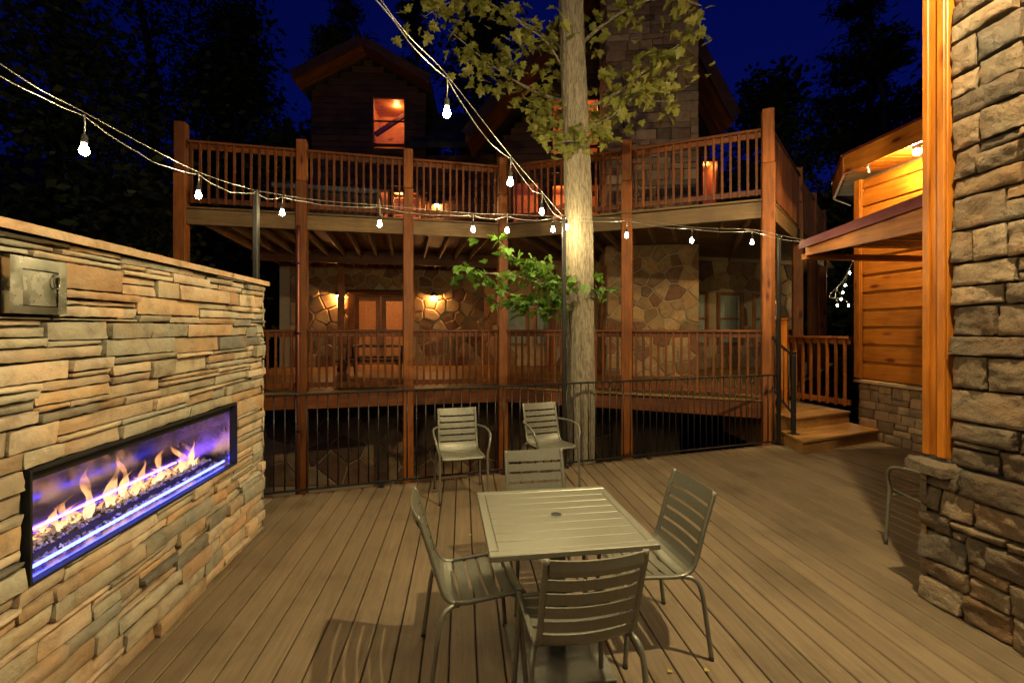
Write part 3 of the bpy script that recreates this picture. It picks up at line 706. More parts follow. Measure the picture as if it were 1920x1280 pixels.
string_run("string lights from the tree to the awning corner on the right", [pl1, on_f(1175, 412), on_f(1300, 428), on_f(1410, 432), pl2, V(3.87, 6.0, 2.90)],
           [on_f(1062, 427), on_f(1175, 442), on_f(1297, 452), on_f(1410, 455)], .03)
string_run("string lights climbing overhead from the tree towards the viewer", [pl1, at(1016, 362, 4.8), at(957, 295, 3.65), at(838, 145, 2.8), at(710, 0, 2.1), V(-1.0, .6, 3.45), V(-1.5, -1.2, 3.7)],
           [at(1016, 398, 4.8), at(957, 343, 3.65), at(838, 213, 2.8), V(-.72, 1.6, 3.17), V(-.98, .62, 3.28), V(-1.22, -.35, 3.36)], .07)
string_run("string lights added unseen behind the viewer to even the light", [V(-1.95, -.8, 3.3), V(-.6, -1.2, 3.2), V(1.0, -1.3, 3.2), V(2.4, -1.2, 3.4)],
           [V(-1.2, -1.02, 3.05), V(0, -1.26, 2.98), V(1.1, -1.3, 3.0), V(2.0, -1.24, 3.12)], .06)  # added strand, out of view, evens the light over the deck
string_run("short string of distant bulbs under the far right of the cabin deck", [V(9.7, 12.9, 3.75), V(9.9, 13.6, 3.2), V(9.9, 14.2, 2.75), V(10.3, 14.2, 2.7)],
           [at(1593, 512, 13), at(1585, 535, 13.3), at(1580, 549, 13.6), at(1577, 561, 13.9), at(1570, 573, 14.1), at(1591, 573, 14.2)], .02, 'far', True)

# ------------------------------------------------------------------ cabin decks
UPC = [V(-5.71, 7.86, 0), V(-3.83, 8.30, 0), V(-1.99, 8.73, 0), V(-.19, 9.15, 0), V(2.10, 8.30, 0), V(4.16, 7.40, 0), V(6.1, 9.72, 0), V(7.6, 11.52, 0), V(9.0, 13.2, 0)]
EA = (UPC[3] - UPC[0]).normalized(); NA = V(-EA.y, EA.x, 0)      # left wing, and its inward normal
EB = (UPC[5] - UPC[3]).normalized(); NB = V(-EB.y, EB.x, 0)
def Z(p, z): return V(p.x, p.y, z)
def posts():
    lab = ["at the far left corner of the upper deck", "second from the left, with a copper pipe", "third from the left, in front of the porch door", "in the inner angle, left of the tree", "right of the big tree, before the stone chimney",
           "at the near right corner of the upper deck", "first behind the right corner, beyond the black pole", "second behind the right corner of the deck", "farthest behind the right corner of the deck"]
    for i, p in enumerate(UPC):
        t = thing("deck_post", "tall square timber deck post " + lab[i], "post", (p.x, p.y, -2.4), 0, "timber posts carrying the cabin deck")
        up = EA if i < 4 else EB
        ins = (NA if i < 3 else (NA + NB).normalized() if i == 3 else NB) * .0
        top = 5.30 if i in (0, 5) else 5.18
        b = .19
        beam("lower_shaft", Z(p, -2.4), Z(p, 4.42), b, b, M_['cedar'], t, up=up, c=.012); beam("upper_shaft", Z(p, 4.425), Z(p, top), b * .92, b * .92, M_['cedar'], t, up=up, c=.012)
    p = UPC[1] + V(.0, -.15, 0)
    t = thing("downspout", "thin reddish copper downspout strapped to the second deck post", "downspout", (p.x, p.y, -2.3))
    mb = MB(); mb.tube([Z(p, -2.3), Z(p, 1), Z(p, 3.4), Z(p + V(-.02, .06, 0), 3.6)], .035, 10); mb.obj("pipe", M_['copper'], t, True)
    for z in (-.1, 1.65, 2.9): beam("strap", Z(p, z), Z(p, z + .03), .085, .085, M_['steel'], t)
posts()
BAL = {}
def wood_rail(label, a, b, zf, zc, inset=.10, n=None, group="wooden deck railings", mat='rail', gap=.125):
    t = thing("deck_railing", label, "railing", Z(a, zf), 0, group)
    d = (b - a); L = d.length; d.normalize(); a2, b2 = a + d * inset, b - d * inset; nn = V(-d.y, d.x, 0)
    beam("rail_cap", Z(a2, zc - .02), Z(b2, zc - .02), .14, .04, M_[mat], t); beam("top_rail", Z(a2, zc - .087) + nn * .012, Z(b2, zc - .087) + nn * .012, .04, .09, M_[mat], t)
    beam("bottom_rail", Z(a2, zf + .12) + nn * .012, Z(b2, zf + .12) + nn * .012, .04, .09, M_[mat], t)
    m = n or max(2, int((L - 2 * inset) / gap))
    for k in range(m):
        p = a2 + d * ((k + .5) * (L - 2 * inset) / m) - nn * .030
        beam("baluster", Z(p, zf + .06), Z(p, zc - .043), .038, .038, M_[mat], t, up=d, c=.003)
    return t
nm = ["leftmost bay", "second bay from the left", "third bay, left of the tree", "bay behind the tree trunk", "bay right of the tree up to the corner post", "first bay of the right side", "second bay of the right side", "last far bay of the right side"]
for i in range(8):
    wood_rail("upper deck wooden railing, " + nm[i], UPC[i], UPC[i + 1], UP_Z, UP_RAIL)
LOW_OK = [0, 1, 2, 3, 4]
for i in LOW_OK: wood_rail("lower porch wooden railing, " + nm[i], UPC[i], UPC[i + 1], DECK_Z, LOW_RAIL, mat='rail')
def decks():
    backA = [UPC[0] + NA * 6.2, UPC[3] + NA * 5.2]
    for nmz, z, lab in (("upper_deck", UP_Z, "raised wooden cabin deck with joists over the porch"), ("lower_porch", DECK_Z, "wooden porch floor of the cabin behind the iron railing")):
        t = thing(nmz, lab, "deck", (0, 9.0, z))
        # planks: parallel to each wing's edge, joined (too thin at this distance to pick apart)
        mb = MB()
        for (P, Q, nn, dep) in ((UPC[0], UPC[3], NA, 6.6), (UPC[3], UPC[5], NB, 6.4)):
            d = (Q - P).normalized()
            for k in range(int(dep / .145)):
                o = -.06 + k * .145; a, b = P + nn * o, Q + nn * o
                # mitre along the inner angle line and the right side line
                if nn is NA: b = b - d * 0 + d * (-.0 + o * math.tan(.5 * NA.angle(NB))) ; a = a - d * .1
                else: a = a - d * (o * math.tan(.5 * NA.angle(NB))); b = b + d * (o * .30 + .08)
                mb.prism([Z(a, z - .035), Z(b, z - .035), Z(b + nn * .138, z - .035), Z(a + nn * .138, z - .035)], (0, 0, .03))
        d = (UPC[8] - UPC[5]).normalized(); nn = V(-d.y, d.x, 0)
        for k in range(20):
            o = -.06 + k * .145; a, b = UPC[5] + nn * o + d * (.3 + o * .9), UPC[8] + nn * o + d * 3
            mb.prism([Z(a, z - .041), Z(b, z - .041), Z(b + nn * .138, z - .041), Z(a + nn * .138, z - .041)], (0, 0, .028))
        tag(mb.obj("floor_planks", M_['joist'] if z > 2 else M_['step'], t), None, None, None, "stuff")
        hh = .26
        for i in range(8):
            a, b = UPC[i], UPC[i + 1]; dd = (b - a).normalized(); n2 = V(-dd.y, dd.x, 0)
            if z < 2 and i > 4: continue
            beam("rim_beam", Z(a + dd * .096 - n2 * .02, z - .05 - hh / 2), Z(b - dd * .096 - n2 * .02, z - .05 - hh / 2), .07, hh, M_['joist'] if z > 2 else M_['rail'], t)
        if z > 2:
            for (P, Q, d, nn, n_) in ((UPC[0], UPC[3], EA, NA, 14), (UPC[3], UPC[5], EB, NB, 11)):
                L = (Q - P).length
                for k in range(n_):
                    p = P + d * ((k + .5) * L / n_)
                    if nn is NB and 1.6 < p.x < 3.9: l1 = 2.0
                    else: l1 = 3.6
                    beam("joist", Z(p + nn * .06, z - .145), Z(p + nn * l1, z - .145), .045, .19, M_['joist'], t)
                    if l1 > 3:
                        beam("joist", Z(p + nn * 3.75, z - .145), Z(p + nn * 5.6, z - .145), .045, .19, M_['joist'], t)
                        q = p + nn * 3.57; beam("joist_hanger", Z(q, z - .235), Z(q, z - .10), .06, .02, M_['galv'], t, up=d, c=.002)
            for (P, Q, nn) in ((UPC[0], UPC[3], NA),):
                beam("inner_beam", Z(P + nn * 3.68, z - .22), Z(Q + nn * 3.68 + (Q - P).normalized() * .7, z - .22), .11, .34, M_['rail'], t)
            beam("inner_beam", Z(UPC[3] + NA * 3.7 + EA * .75, z - .22), Z(UPC[3] + NA * 3.7 + EA * .75 + V(1.0, -.3, 0), z - .22), .11, .34, M_['rail'], t)
    for k, (x, y, txt) in enumerate(((-4.62, 12.3, "beside the left porch lamp"), (1.15, 12.9, "in shade left of the tree trunk"))):
        q = thing("porch_post", "slim inner porch post under the upper deck, " + txt, "post", (x, y, DECK_Z), 0, "inner porch posts"); beam("shaft", (x, y, DECK_Z), (x, y, 3.42), .16, .16, M_['rail'], q, up=EA, c=.01); beam("base_block", (x, y, DECK_Z), (x, y, DECK_Z + .12), .2, .2, M_['rail'], q, up=EA)
decks()

# ------------------------------------------------------------------ cabin
def room(parent, Mx, u0, u1, v0, v1, depth, power, col=(1, .42, .13), beamy=True, mat='interior', m=.5):
    """lit room behind a window: walls, ceiling boards and a lamp"""
    mb = MB()
    a, b, c, d = u0 - m, u1 + m, v0 - .5, v1 + min(.4, m * .6)
    for q in (((a + b) / 2, (c + d) / 2, -depth), (b - a, d - c, .04)), (((a + b) / 2, d, -depth / 2 - .08), (b - a, .04, depth - .16)), (((a + b) / 2, c, -depth / 2 - .08), (b - a, .04, depth - .16)), ((a, (c + d) / 2, -depth / 2 - .08), (.04, d - c, depth - .16)), ((b, (c + d) / 2, -depth / 2 - .08), (.04, d - c, depth - .16)):
        mb.box(*q, Mx)
    mb.obj("room_lining", M_[mat], parent)
    if beamy:
        beam("room_beam", Mx @ V(a + .05, v0 + (v1 - v0) * .45, -depth * .55), Mx @ V(b - .05, v1 + min(.2, m * .4), -depth * .55), .12, .14, M_['darklog'], parent)
    l = bpy.data.lights.new("room_lamp", 'POINT'); l.energy = power; l.color = col; l.shadow_soft_size = .08
    o = bpy.data.objects.new("room_lamp", l); COL.objects.link(o); o.parent = parent; o.matrix_basis = wm(parent).inverted() @ Mx @ Matrix.Translation(((u0 + u1) / 2 + .1, v1 + min(.15, m * .3), -depth * .45))
def window(parent, Mx, u0, u1, v0, v1, mid=True, curtain=False, mat='trim', fw=.07):
    f = MB(); wv = .04
    for q in (((u0 - fw / 2, (v0 + v1) / 2, wv), (fw, v1 - v0 + 2 * fw, .1)), ((u1 + fw / 2, (v0 + v1) / 2, wv), (fw, v1 - v0 + 2 * fw, .1)), (((u0 + u1) / 2, v1 + fw / 2, wv), (u1 - u0 - .002, fw, .096)), (((u0 + u1) / 2, v0 - fw / 2, wv), (u1 - u0 - .002, fw, .096))): f.box(*q, Mx)
    fr = f.obj("window_frame", M_[mat], parent)
    p = MB(); p.box(((u0 + u1) / 2, (v0 + v1) / 2, .02), (u1 - u0, v1 - v0, .006), Mx); p.obj("pane", M_['pane'], fr)
    if mid: s = MB(); s.box(((u0 + u1) / 2, (v0 + v1) / 2, .03), (u1 - u0 - .002, .045, .03), Mx); s.obj("meeting_rail", M_[mat], fr)
    if curtain:
        n = 24; vs = []; fs = []
        for i in range(n + 1):
            u = u0 + .01 + (u1 - u0 - .02) * i / n
            for v in (v0 + .01, v1 - .01): vs.append(Mx @ V(u, v, -.03 + .018 * math.sin(i * 1.9)))
        for i in range(n): fs.append((2 * i, 2 * i + 2, 2 * i + 3, 2 * i + 1))
        link("curtain", mesh(vs, fs, True), M_['curtain'], fr)
    return fr
def plank_wall(parent, Mx, u0, u1, v0, topf, holes=(), h=.2, mat='darklog'):
    v = v0
    while True:
        t0 = topf(u0); 
        seg = [(u0, u1)]
        # gable: shorten the run where the plank rises over the slope
        us = [u0 + (u1 - u0) * k / 60 for k in range(61)]; ok = [u for u in us if topf(u) >= v + h]
        if not ok: break
        seg = [(ok[0], ok[-1])]
        for (a, b, c, d) in holes:
            if v + h > c and v < d: seg = [s for (x, y) in seg for s in ((x, min(y, a)), (max(x, b), y)) if s[1] - s[0] > .05]
        for (x, y) in seg:
            M = Matrix((Mx.to_3x3() @ V(1, 0, 0), Mx.to_3x3() @ V(0, 0, -1), V(0, 0, 1))).transposed().to_4x4(); M.translation = Mx @ V((x + y) / 2, v + h / 2, .0)
            me = cbox(round(y - x, 2), .07, h - .004, .022)
            if me.materials and me.materials[0] is not M_[mat]: me = me.copy(); me.materials.clear()
            link("wall_log", me, M_[mat], parent, M)
        v += h
def cabin():
    t = thing("log_cabin", "large dark log and stone cabin with glowing windows behind the decks", "house", (0, 14, -2.2))
    # --- lower storey, stone
    A, B, C = V(-7.0, 13.7, 0), V(-.9, 14.6, 0), V(3.2, 13.2, 0); G, K = V(4.3, 12.75, 0), V(8.9, 14.0, 0)
    def wl(P, Q): d = (Q - P).normalized(); return wall_matrix(P, d, V(d.y, -d.x, 0)), (Q - P).length
    # left wall with the double door
    Mx, L = wl(A, B)
    du = lambda px: (lambda k: ((k * A.y - A.x) / ((B - A).normalized().x - k * (B - A).normalized().y)))((px - 960) / FPX)
    d0, d1 = du(664), du(764); dz0, dz1 = DECK_Z + .03, 2.80
    def slabs(mat, Mx, L, z0, z1, holes, nm="stone_wall"):
        mb = MB(); us = sorted({0, L, *[h[0] for h in holes], *[h[1] for h in holes]})
        for a, b in zip(us[:-1], us[1:]):
            cuts = sorted([(h[2], h[3]) for h in holes if h[0] <= a + 1e-6 and h[1] >= b - 1e-6]); v = z0
            for c, d in cuts + [(z1, z1)]:
                if c - v > .01: mb.box(((a + b) / 2, (v + c) / 2, -.1), (b - a, c - v, .2), Mx)
                v = d
        return mb.obj(nm, M_[mat], t)
    hd = [(d0 - .02, d1 + .02, DECK_Z, dz1)]
    o = slabs('mortar', Mx, L, DECK_Z - .2, 3.9, hd); flagstones(o, Mx, .3, L, DECK_Z, 3.75, .40, [(d0 - .18, d1 + .18, 0, dz1 + .16)])
    # door: jambs, log header, two leaves with blinds
    dr = MB(); 
    for q in (((d0 - .08, (dz0 + dz1) / 2, .03), (.14, dz1 - dz0, .14)), ((d1 + .08, (dz0 + dz1) / 2, .03), (.14, dz1 - dz0, .14))): dr.box(*q, Mx)
    fr = dr.obj("door_frame", M_['trim'], t)
    beam("log_header", Mx @ V(d0 - .2, dz1 + .08, .06), Mx @ V(d1 + .2, dz1 + .08, .06), .16, .15, M_['rail'], fr, c=.05)
    for (a, b) in ((d0, (d0 + d1) / 2 - .004), ((d0 + d1) / 2 + .004, d1)):
        lf = MB(); st = .15
        for q in (((a + st / 2, (dz0 + dz1) / 2, -.02), (st, dz1 - dz0 - .01, .05)), ((b - st / 2, (dz0 + dz1) / 2, -.02), (st, dz1 - dz0 - .01, .05)), (((a + b) / 2, dz1 - .1, -.02), (b - a - 2 * st, .19, .048)), (((a + b) / 2, dz0 + .14, -.02), (b - a - 2 * st, .27, .048))): lf.box(*q, Mx)
        leaf = lf.obj("door", M_['trim'], t)
        z = dz0 + .3
        while z < dz1 - .22:
            s = MB(); s.box(((a + b) / 2, z, -.052), (b - a - 2 * st - .01, .036, .006), Mx @ Matrix.Translation((0, 0, 0))); s.obj("blind_slat", M_['blind'], leaf); z += .05
        p = MB(); p.box(((a + b) / 2, (dz0 + dz1) / 2, -.014), (b - a - 2 * st, dz1 - dz0 - .48, .005), Mx); p.obj("pane", M_['pane'], leaf)
    h = MB(); h.box(((d0 + d1) / 2 - .07, 1.62, .03), (.03, .16, .05), Mx); h.obj("handle", M_['steel'], leaf)
    room(t, Mx, d0, d1, DECK_Z + .4, dz1, 2.4, 70, (1, .5, .18), False)
    for px, side in ((636, "left"), (813, "right")):
        u = du(px); q = Mx @ V(u, 2.82, .10); L_ = thing("porch_lamp", f"small down-facing porch lamp on the stone {side} of the double door", "lamp", q, 0, "porch lamps by the door")
        mb = MB(); mb.lathe([(.10, -.05), (.11, -.02), (.06, .05), (.02, .07)], q, 14); mb.obj("hood", M_['iron'], L_, True)
        mb = MB(); mb.box(((u), 2.86, .045), (.07, .1, .07), Mx); mb.obj("wall_bracket", M_['iron'], L_)
        mb = MB(); mb.lathe([(.012, -.10), (.04, -.085), (.045, -.06), (.02, -.051)], q, 12); mb.obj("lamp_glass", M_['sconce'], L_, True)
    # middle wall with curtained windows
    Mx, L = wl(B, C); wins = [(.75, 1.45, 1.3, 2.72), (1.75, 2.45, 1.3, 2.72)]
    o = slabs('mortar', Mx, L, DECK_Z - .2, 3.9, wins); flagstones(o, Mx, 0, L, DECK_Z, 3.7, .55, [(a - .12, b + .12, c - .12, d + .12) for a, b, c, d in wins])
    for q in wins: window(t, Mx, *q, mid=False, curtain=True)
    # right wall
    Mx, L = wl(G, K); wins = [(.9, 1.3, 1.35, 2.75), (1.75, 2.5, 1.35, 2.75), (3.0, 3.6, 1.35, 2.75)]
    o = slabs('mortar', Mx, L, DECK_Z - .2, 3.9, wins); flagstones(o, Mx, 0, L, DECK_Z, 3.7, .5, [(a - .12, b + .12, c - .12, d + .12) for a, b, c, d in wins])
    for q in wins: window(t, Mx, *q, mid=True, curtain=True)
    # foundation under the porch
    Mx, L = wl(V(-7, 10.4, 0), V(4.2, 11.4, 0)); o = slabs('mortar', Mx, L, -3, DECK_Z - .3, [], "foundation_wall"); flagstones(o, Mx, 1.0, 9.5, -1.9, .1, .55)
    # --- gable on the left, upper storeys
    Mx = wall_matrix(V(-6.35, 14.4, 0), V(1, .05, 0).normalized(), V(.05, -1, 0).normalized()); W = 3.6; pk = 1.75
    top = lambda u: 10.4 - abs(u - pk) * .55
    lw = [(1.96, 2.92, 7.62, 9.08)]; dw = [(1.65, 2.4, 3.9, 6.1), (2.6, 3.35, 4.4, 5.95)]
    plank_wall(t, Mx, 0, W, 3.9, top, lw + dw)
    for q in lw: window(t, Mx, *q, mid=True, mat='darklog'); room(t, Mx, *q, 1.5, 22, (1, .34, .1), m=.22)
    window(t, Mx, *dw[0], mid=False); window(t, Mx, *dw[1], mid=True)
    room(t, Mx, 1.65, 3.35, 4.4, 6.0, 2.0, 60, (1, .36, .1), False)
    sh = window
    for z in [4.45 + k * .09 for k in range(17)]:
        s = MB(); s.box((2.975, z, -.05), (.73, .05, .006), Mx); s.obj("blind_slat", M_['blind'], t)
    rf = []
    for sgn in (-1, 1):
        a = V(pk, 10.4, 0); b = V(pk + sgn * 2.05, 10.4 - 2.05 * .55, 0); mb = MB()
        mb.prism([Mx @ (a + V(0, 0, .75)), Mx @ (b + V(0, 0, .75)), Mx @ (b + V(0, .16, .75)), Mx @ (a + V(0, .16, .75))], (Mx.to_3x3() @ V(0, 0, -1)) * 4.5); r = mb.obj("gable_roof", M_['roof'], t)
        beam("barge_board", Mx @ (a + V(0, .07, .78)), Mx @ (b + V(0, .07, .78)), .05, .26, M_['darklog'], r)
        for k in range(5): beam("soffit_plank", Mx @ (a + V(0, -.02, .66 - k * .135)), Mx @ (b + V(0, -.02, .66 - k * .135)), .125, .02, M_['rail'], r)
    q = Mx @ V(3.95, 5.75, .12); L_ = thing("deck_wall_lamp", "lit lamp on the cabin wall above the upper deck", "lamp", q)
    mb = MB(); mb.lathe([(.1, -.04), (.1, -.02), (.03, .06)], q, 12); mb.obj("hood", M_['iron'], L_, True); mb = MB(); mb.lathe([(.02, -.11), (.05, -.08), (.05, -.042)], q, 12); mb.obj("lamp_glass", M_['sconce'], L_, True)
    # connecting wall between the gable and the prow
    Mx2 = wall_matrix(V(-2.75, 14.58, 0), V(1, -.05, 0).normalized(), V(-.05, -1, 0).normalized()); plank_wall(t, Mx2, 0, 2.3, 3.9, lambda u: 7.4)
    mb = MB(); mb.prism([V(-3.2, 14.1, 7.35), V(.4, 14.0, 7.35), V(.4, 17, 9.6), V(-3.2, 17, 9.6)], (0, 0, .18)); mb.obj("link_roof", M_['roof'], t)
    # --- prow with tall windows behind the chimney
    Px = wall_matrix(V(-.5, 14.0, 0), V(1, -.06, 0).normalized(), V(-.06, -1, 0).normalized()); pw = 6.9; pp = 4.0
    ptop = lambda u: 12.1 - (pp - u) * 1.15 if u < pp else 12.1 - (u - pp) * 2.0
    tw = [(1.75, 3.1, 4.1, 6.1), (1.75, 3.1, 7.3, 8.7), (.55, 1.3, 4.3, 6.2), (6.2, 6.62, 4.0, 6.75)]
    plank_wall(t, Px, 0, pw, 3.9, ptop, tw)
    for q in tw: window(t, Px, *q, mid=False, mat='darklog')
    room(t, Px, .5, 3.2, 4.1, 6.2, 2.2, 80, (1, .34, .1)); room(t, Px, 1.75, 3.1, 7.3, 8.7, 2.2, 50, (1, .34, .1)); room(t, Px, 6.2, 6.62, 4.2, 6.8, 1.2, 16, (1, .36, .1), False, m=.12)
    beam("mullion", Px @ V(2.42, 4.1, .05), Px @ V(2.42, 6.1, .05), .08, .08, M_['rail'], t)
    for sgn in (-1, 1):
        run, slp = ((4.7, 1.15) if sgn < 0 else (2.55, 2.0)); e = pp + sgn * run; a = V(pp, 12.4, 0); b = V(e, 12.4 - run * slp, 0); mb = MB(); ov = 1.5
        mb.prism([Px @ (a + V(0, 0, ov)), Px @ (b + V(0, 0, ov)), Px @ (b + V(0, .22, ov)), Px @ (a + V(0, .22, ov))], (Px.to_3x3() @ V(0, 0, -1)) * 6); r = mb.obj("prow_roof", M_['roof'], t)
        beam("barge_board", Px @ (a + V(0, .1, ov + .03)), Px @ (b + V(0, .1, ov + .03)), .05, .3, M_['darklog'], r)
        for k in range(9): beam("soffit_plank", Px @ (a + V(0, -.02, ov - .1 - k * .15)), Px @ (b + V(0, -.02, ov - .1 - k * .15)), .14, .02, M_['rail'], r)
cabin()
def chimney():
    a = V(2.35, 11.25, 0); d = V(1, -.08, 0).normalized(); nn = V(d.y, -d.x, 0); W = 2.2
    t = thing("stone_chimney", "broad stone chimney rising past both decks right of the tree", "chimney", (a.x + 1, a.y, -2.2))
    Mx = wall_matrix(a, d, nn)
    mb = MB(); mb.box((W / 2, 1.75, -.8), (W, 4.1, 1.6), Mx); mb.obj("lower_core", M_['mortar'], t); mb = MB(); mb.box((W / 2 + .0, 8.2, -.8), (W - .04, 8.7, 1.5), Mx); mb.obj("upper_core", M_['backing'], t)
    flagstones(t, Mx, 0, W, DECK_Z - .2, 3.78, .36)
    ML = wall_matrix(a - nn * 1.6, nn, -d)
    flagstones(t, ML, 0, 1.6, DECK_Z - .2, 3.78, .4)
    for (u0, u1, v0, v1) in pack(0, W, 3.95, 10.8, .05, .05, (5, 11), (3, 3, 4, 5)):
        vs, fs = stone_geo(u0, u1, v0, v1, random.uniform(.0, .03), .02, .11, .008, .008, -.05); link("stone", mesh(vs, fs, True, tone()), M_['chim'], t, Mx)
    rest = MB()
    for (u0, u1, v0, v1) in pack(0, 1.6, 3.95, 10.8, .05, .05, (5, 11), (3, 3, 4, 5)):
        vs, fs = stone_geo(u0, u1, v0, v1, random.uniform(.0, .03), .02, .11, .008, .008, -.05); rest.add([ML @ Vector(v) for v in vs], fs, tone())
    for (u0, u1, v0, v1) in pack(0, W, 10.8, 12.5, .05, .05, (5, 11), (3, 4, 5)):
        vs, fs = stone_geo(u0, u1, v0, v1, .01, .02, .11, .008, .008, -.05); rest.add([Mx @ Vector(v) for v in vs], fs, tone())
    tag(rest.obj("side_stones", M_['chim'], t, True), None, None, None, "stuff")
chimney()

# ------------------------------------------------------------------ steps, landing and their rails
def steps():
    t = thing("entry_steps", "two low wooden steps and landing up to the porch on the right", "steps", (4.9, 7.2, 0))
    def plat(nm, q, z, h, n):
        a, b, c, d = [V(*p, 0) for p in q]
        mb = MB(); mb.prism([Z(p, 0.002 if z < .3 else -.3) for p in (a, b, c, d)], (0, 0, z - .03 + (0 if z < .3 else .3))); mb.obj(nm + "_box", M_['step'], t)
        e = (b - a).normalized(); o = -V(-e.y, e.x, 0) * .03
        for k in range(n):
            p0, p1 = a.lerp(d, k / n), a.lerp(d, (k + 1) / n); q0, q1 = b.lerp(c, k / n), b.lerp(c, (k + 1) / n)
            if k == 0: p0 = p0 + o; q0 = q0 + o
            mb = MB(); g = .003; s = (p1 - p0).normalized() * g; mb.prism([Z(p0 + s - e * .02, z - .029), Z(q0 + s, z - .029), Z(q1 - s, z - .029), Z(p1 - s - e * .02, z - .029)], (0, 0, .029))
            M = Matrix((e, V(-e.y, e.x, 0), V(0, 0, 1))).transposed().to_4x4(); M.translation = Z(a, z); Mi = M.inverted(); mb.v = [Mi @ v for v in mb.v]
            mb.obj("tread_board", M_['step'], t, False, M)
    plat("step", [(4.04, 6.33), (5.69, 7.07), (5.6, 7.62), (4.12, 6.96)], .19, .19, 3)
    plat("landing", [(4.29, 6.98), (5.62, 7.58), (5.25, 9.4), (4.25, 9.2)], .38, .19, 12)
    wood_rail("wooden railing beside the landing, next to the pine building", V(5.10, 8.95, 0), V(5.62, 7.52, 0), .40, 1.62, .02, 10, mat='cedar')
    wood_rail("far porch railing behind the landing", V(6.0, 10.0, 0), V(7.4, 11.6, 0), DECK_Z, LOW_RAIL, .05, 12)
    n = thing("newel_post", "short yellowish wooden newel post at the top of the steps", "post", (4.72, 7.95, .38)); beam("shaft", (4.72, 7.95, .38), (4.72, 7.95, 1.9), .12, .12, M_['siding'], n, c=.01); beam("cap", (4.72, 7.95, 1.9), (4.72, 7.95, 1.93), .14, .14, M_['siding'], n)
    h = thing("step_handrail", "black iron handrail sloping down beside the wooden steps", "handrail", (4.17, 6.72, .19))
    a, b = V(4.17, 6.74, .19), V(4.18, 7.36, .60)
    beam("newel", a, a + V(0, 0, 1.2), .055, .055, M_['iron'], h, c=.006); beam("base_plate", a, a + V(0, 0, .012), .12, .12, M_['iron'], h, c=.002); beam("newel_cap", a + V(0, 0, 1.2), a + V(0, 0, 1.22), .07, .07, M_['iron'], h, c=.004)
    for z0, z1 in ((1.15, 1.02), (.28, .22)):
        mb = MB(); mb.tube(catmull([a + V(0, -.03, z0), a.lerp(b, .5) + V(0, 0, (z0 + z1) / 2 + .0), b + V(0, -.05, z1)], 4), .02, 10); mb.obj("rail", M_['iron'], h, True)
    for k in range(1, 5):
        p = a.lerp(b, k / 5); mb = MB(); mb.tube([p + V(0, 0, .26), p + V(0, 0, 1.12 - .02 * k)], .008, 8); mb.obj("picket", M_['iron'], h, True)
    c = UPC[5] + V(.14, -.02, 2.05)
    t2 = thing("post_lantern", "small white oval light fixture on the right corner deck post", "lamp", c)
    mb = MB(); mb.lathe([(.02, -.16), (.05, -.12), (.055, 0), (.05, .12), (.02, .15)], c, 14); mb.obj("diffuser", M_['white'], t2, True); beam("back_plate", c + V(-.043, 0, -.1), c + V(-.043, 0, .1), .07, .02, M_['steel'], t2, up=(1, 0, 0))
steps()

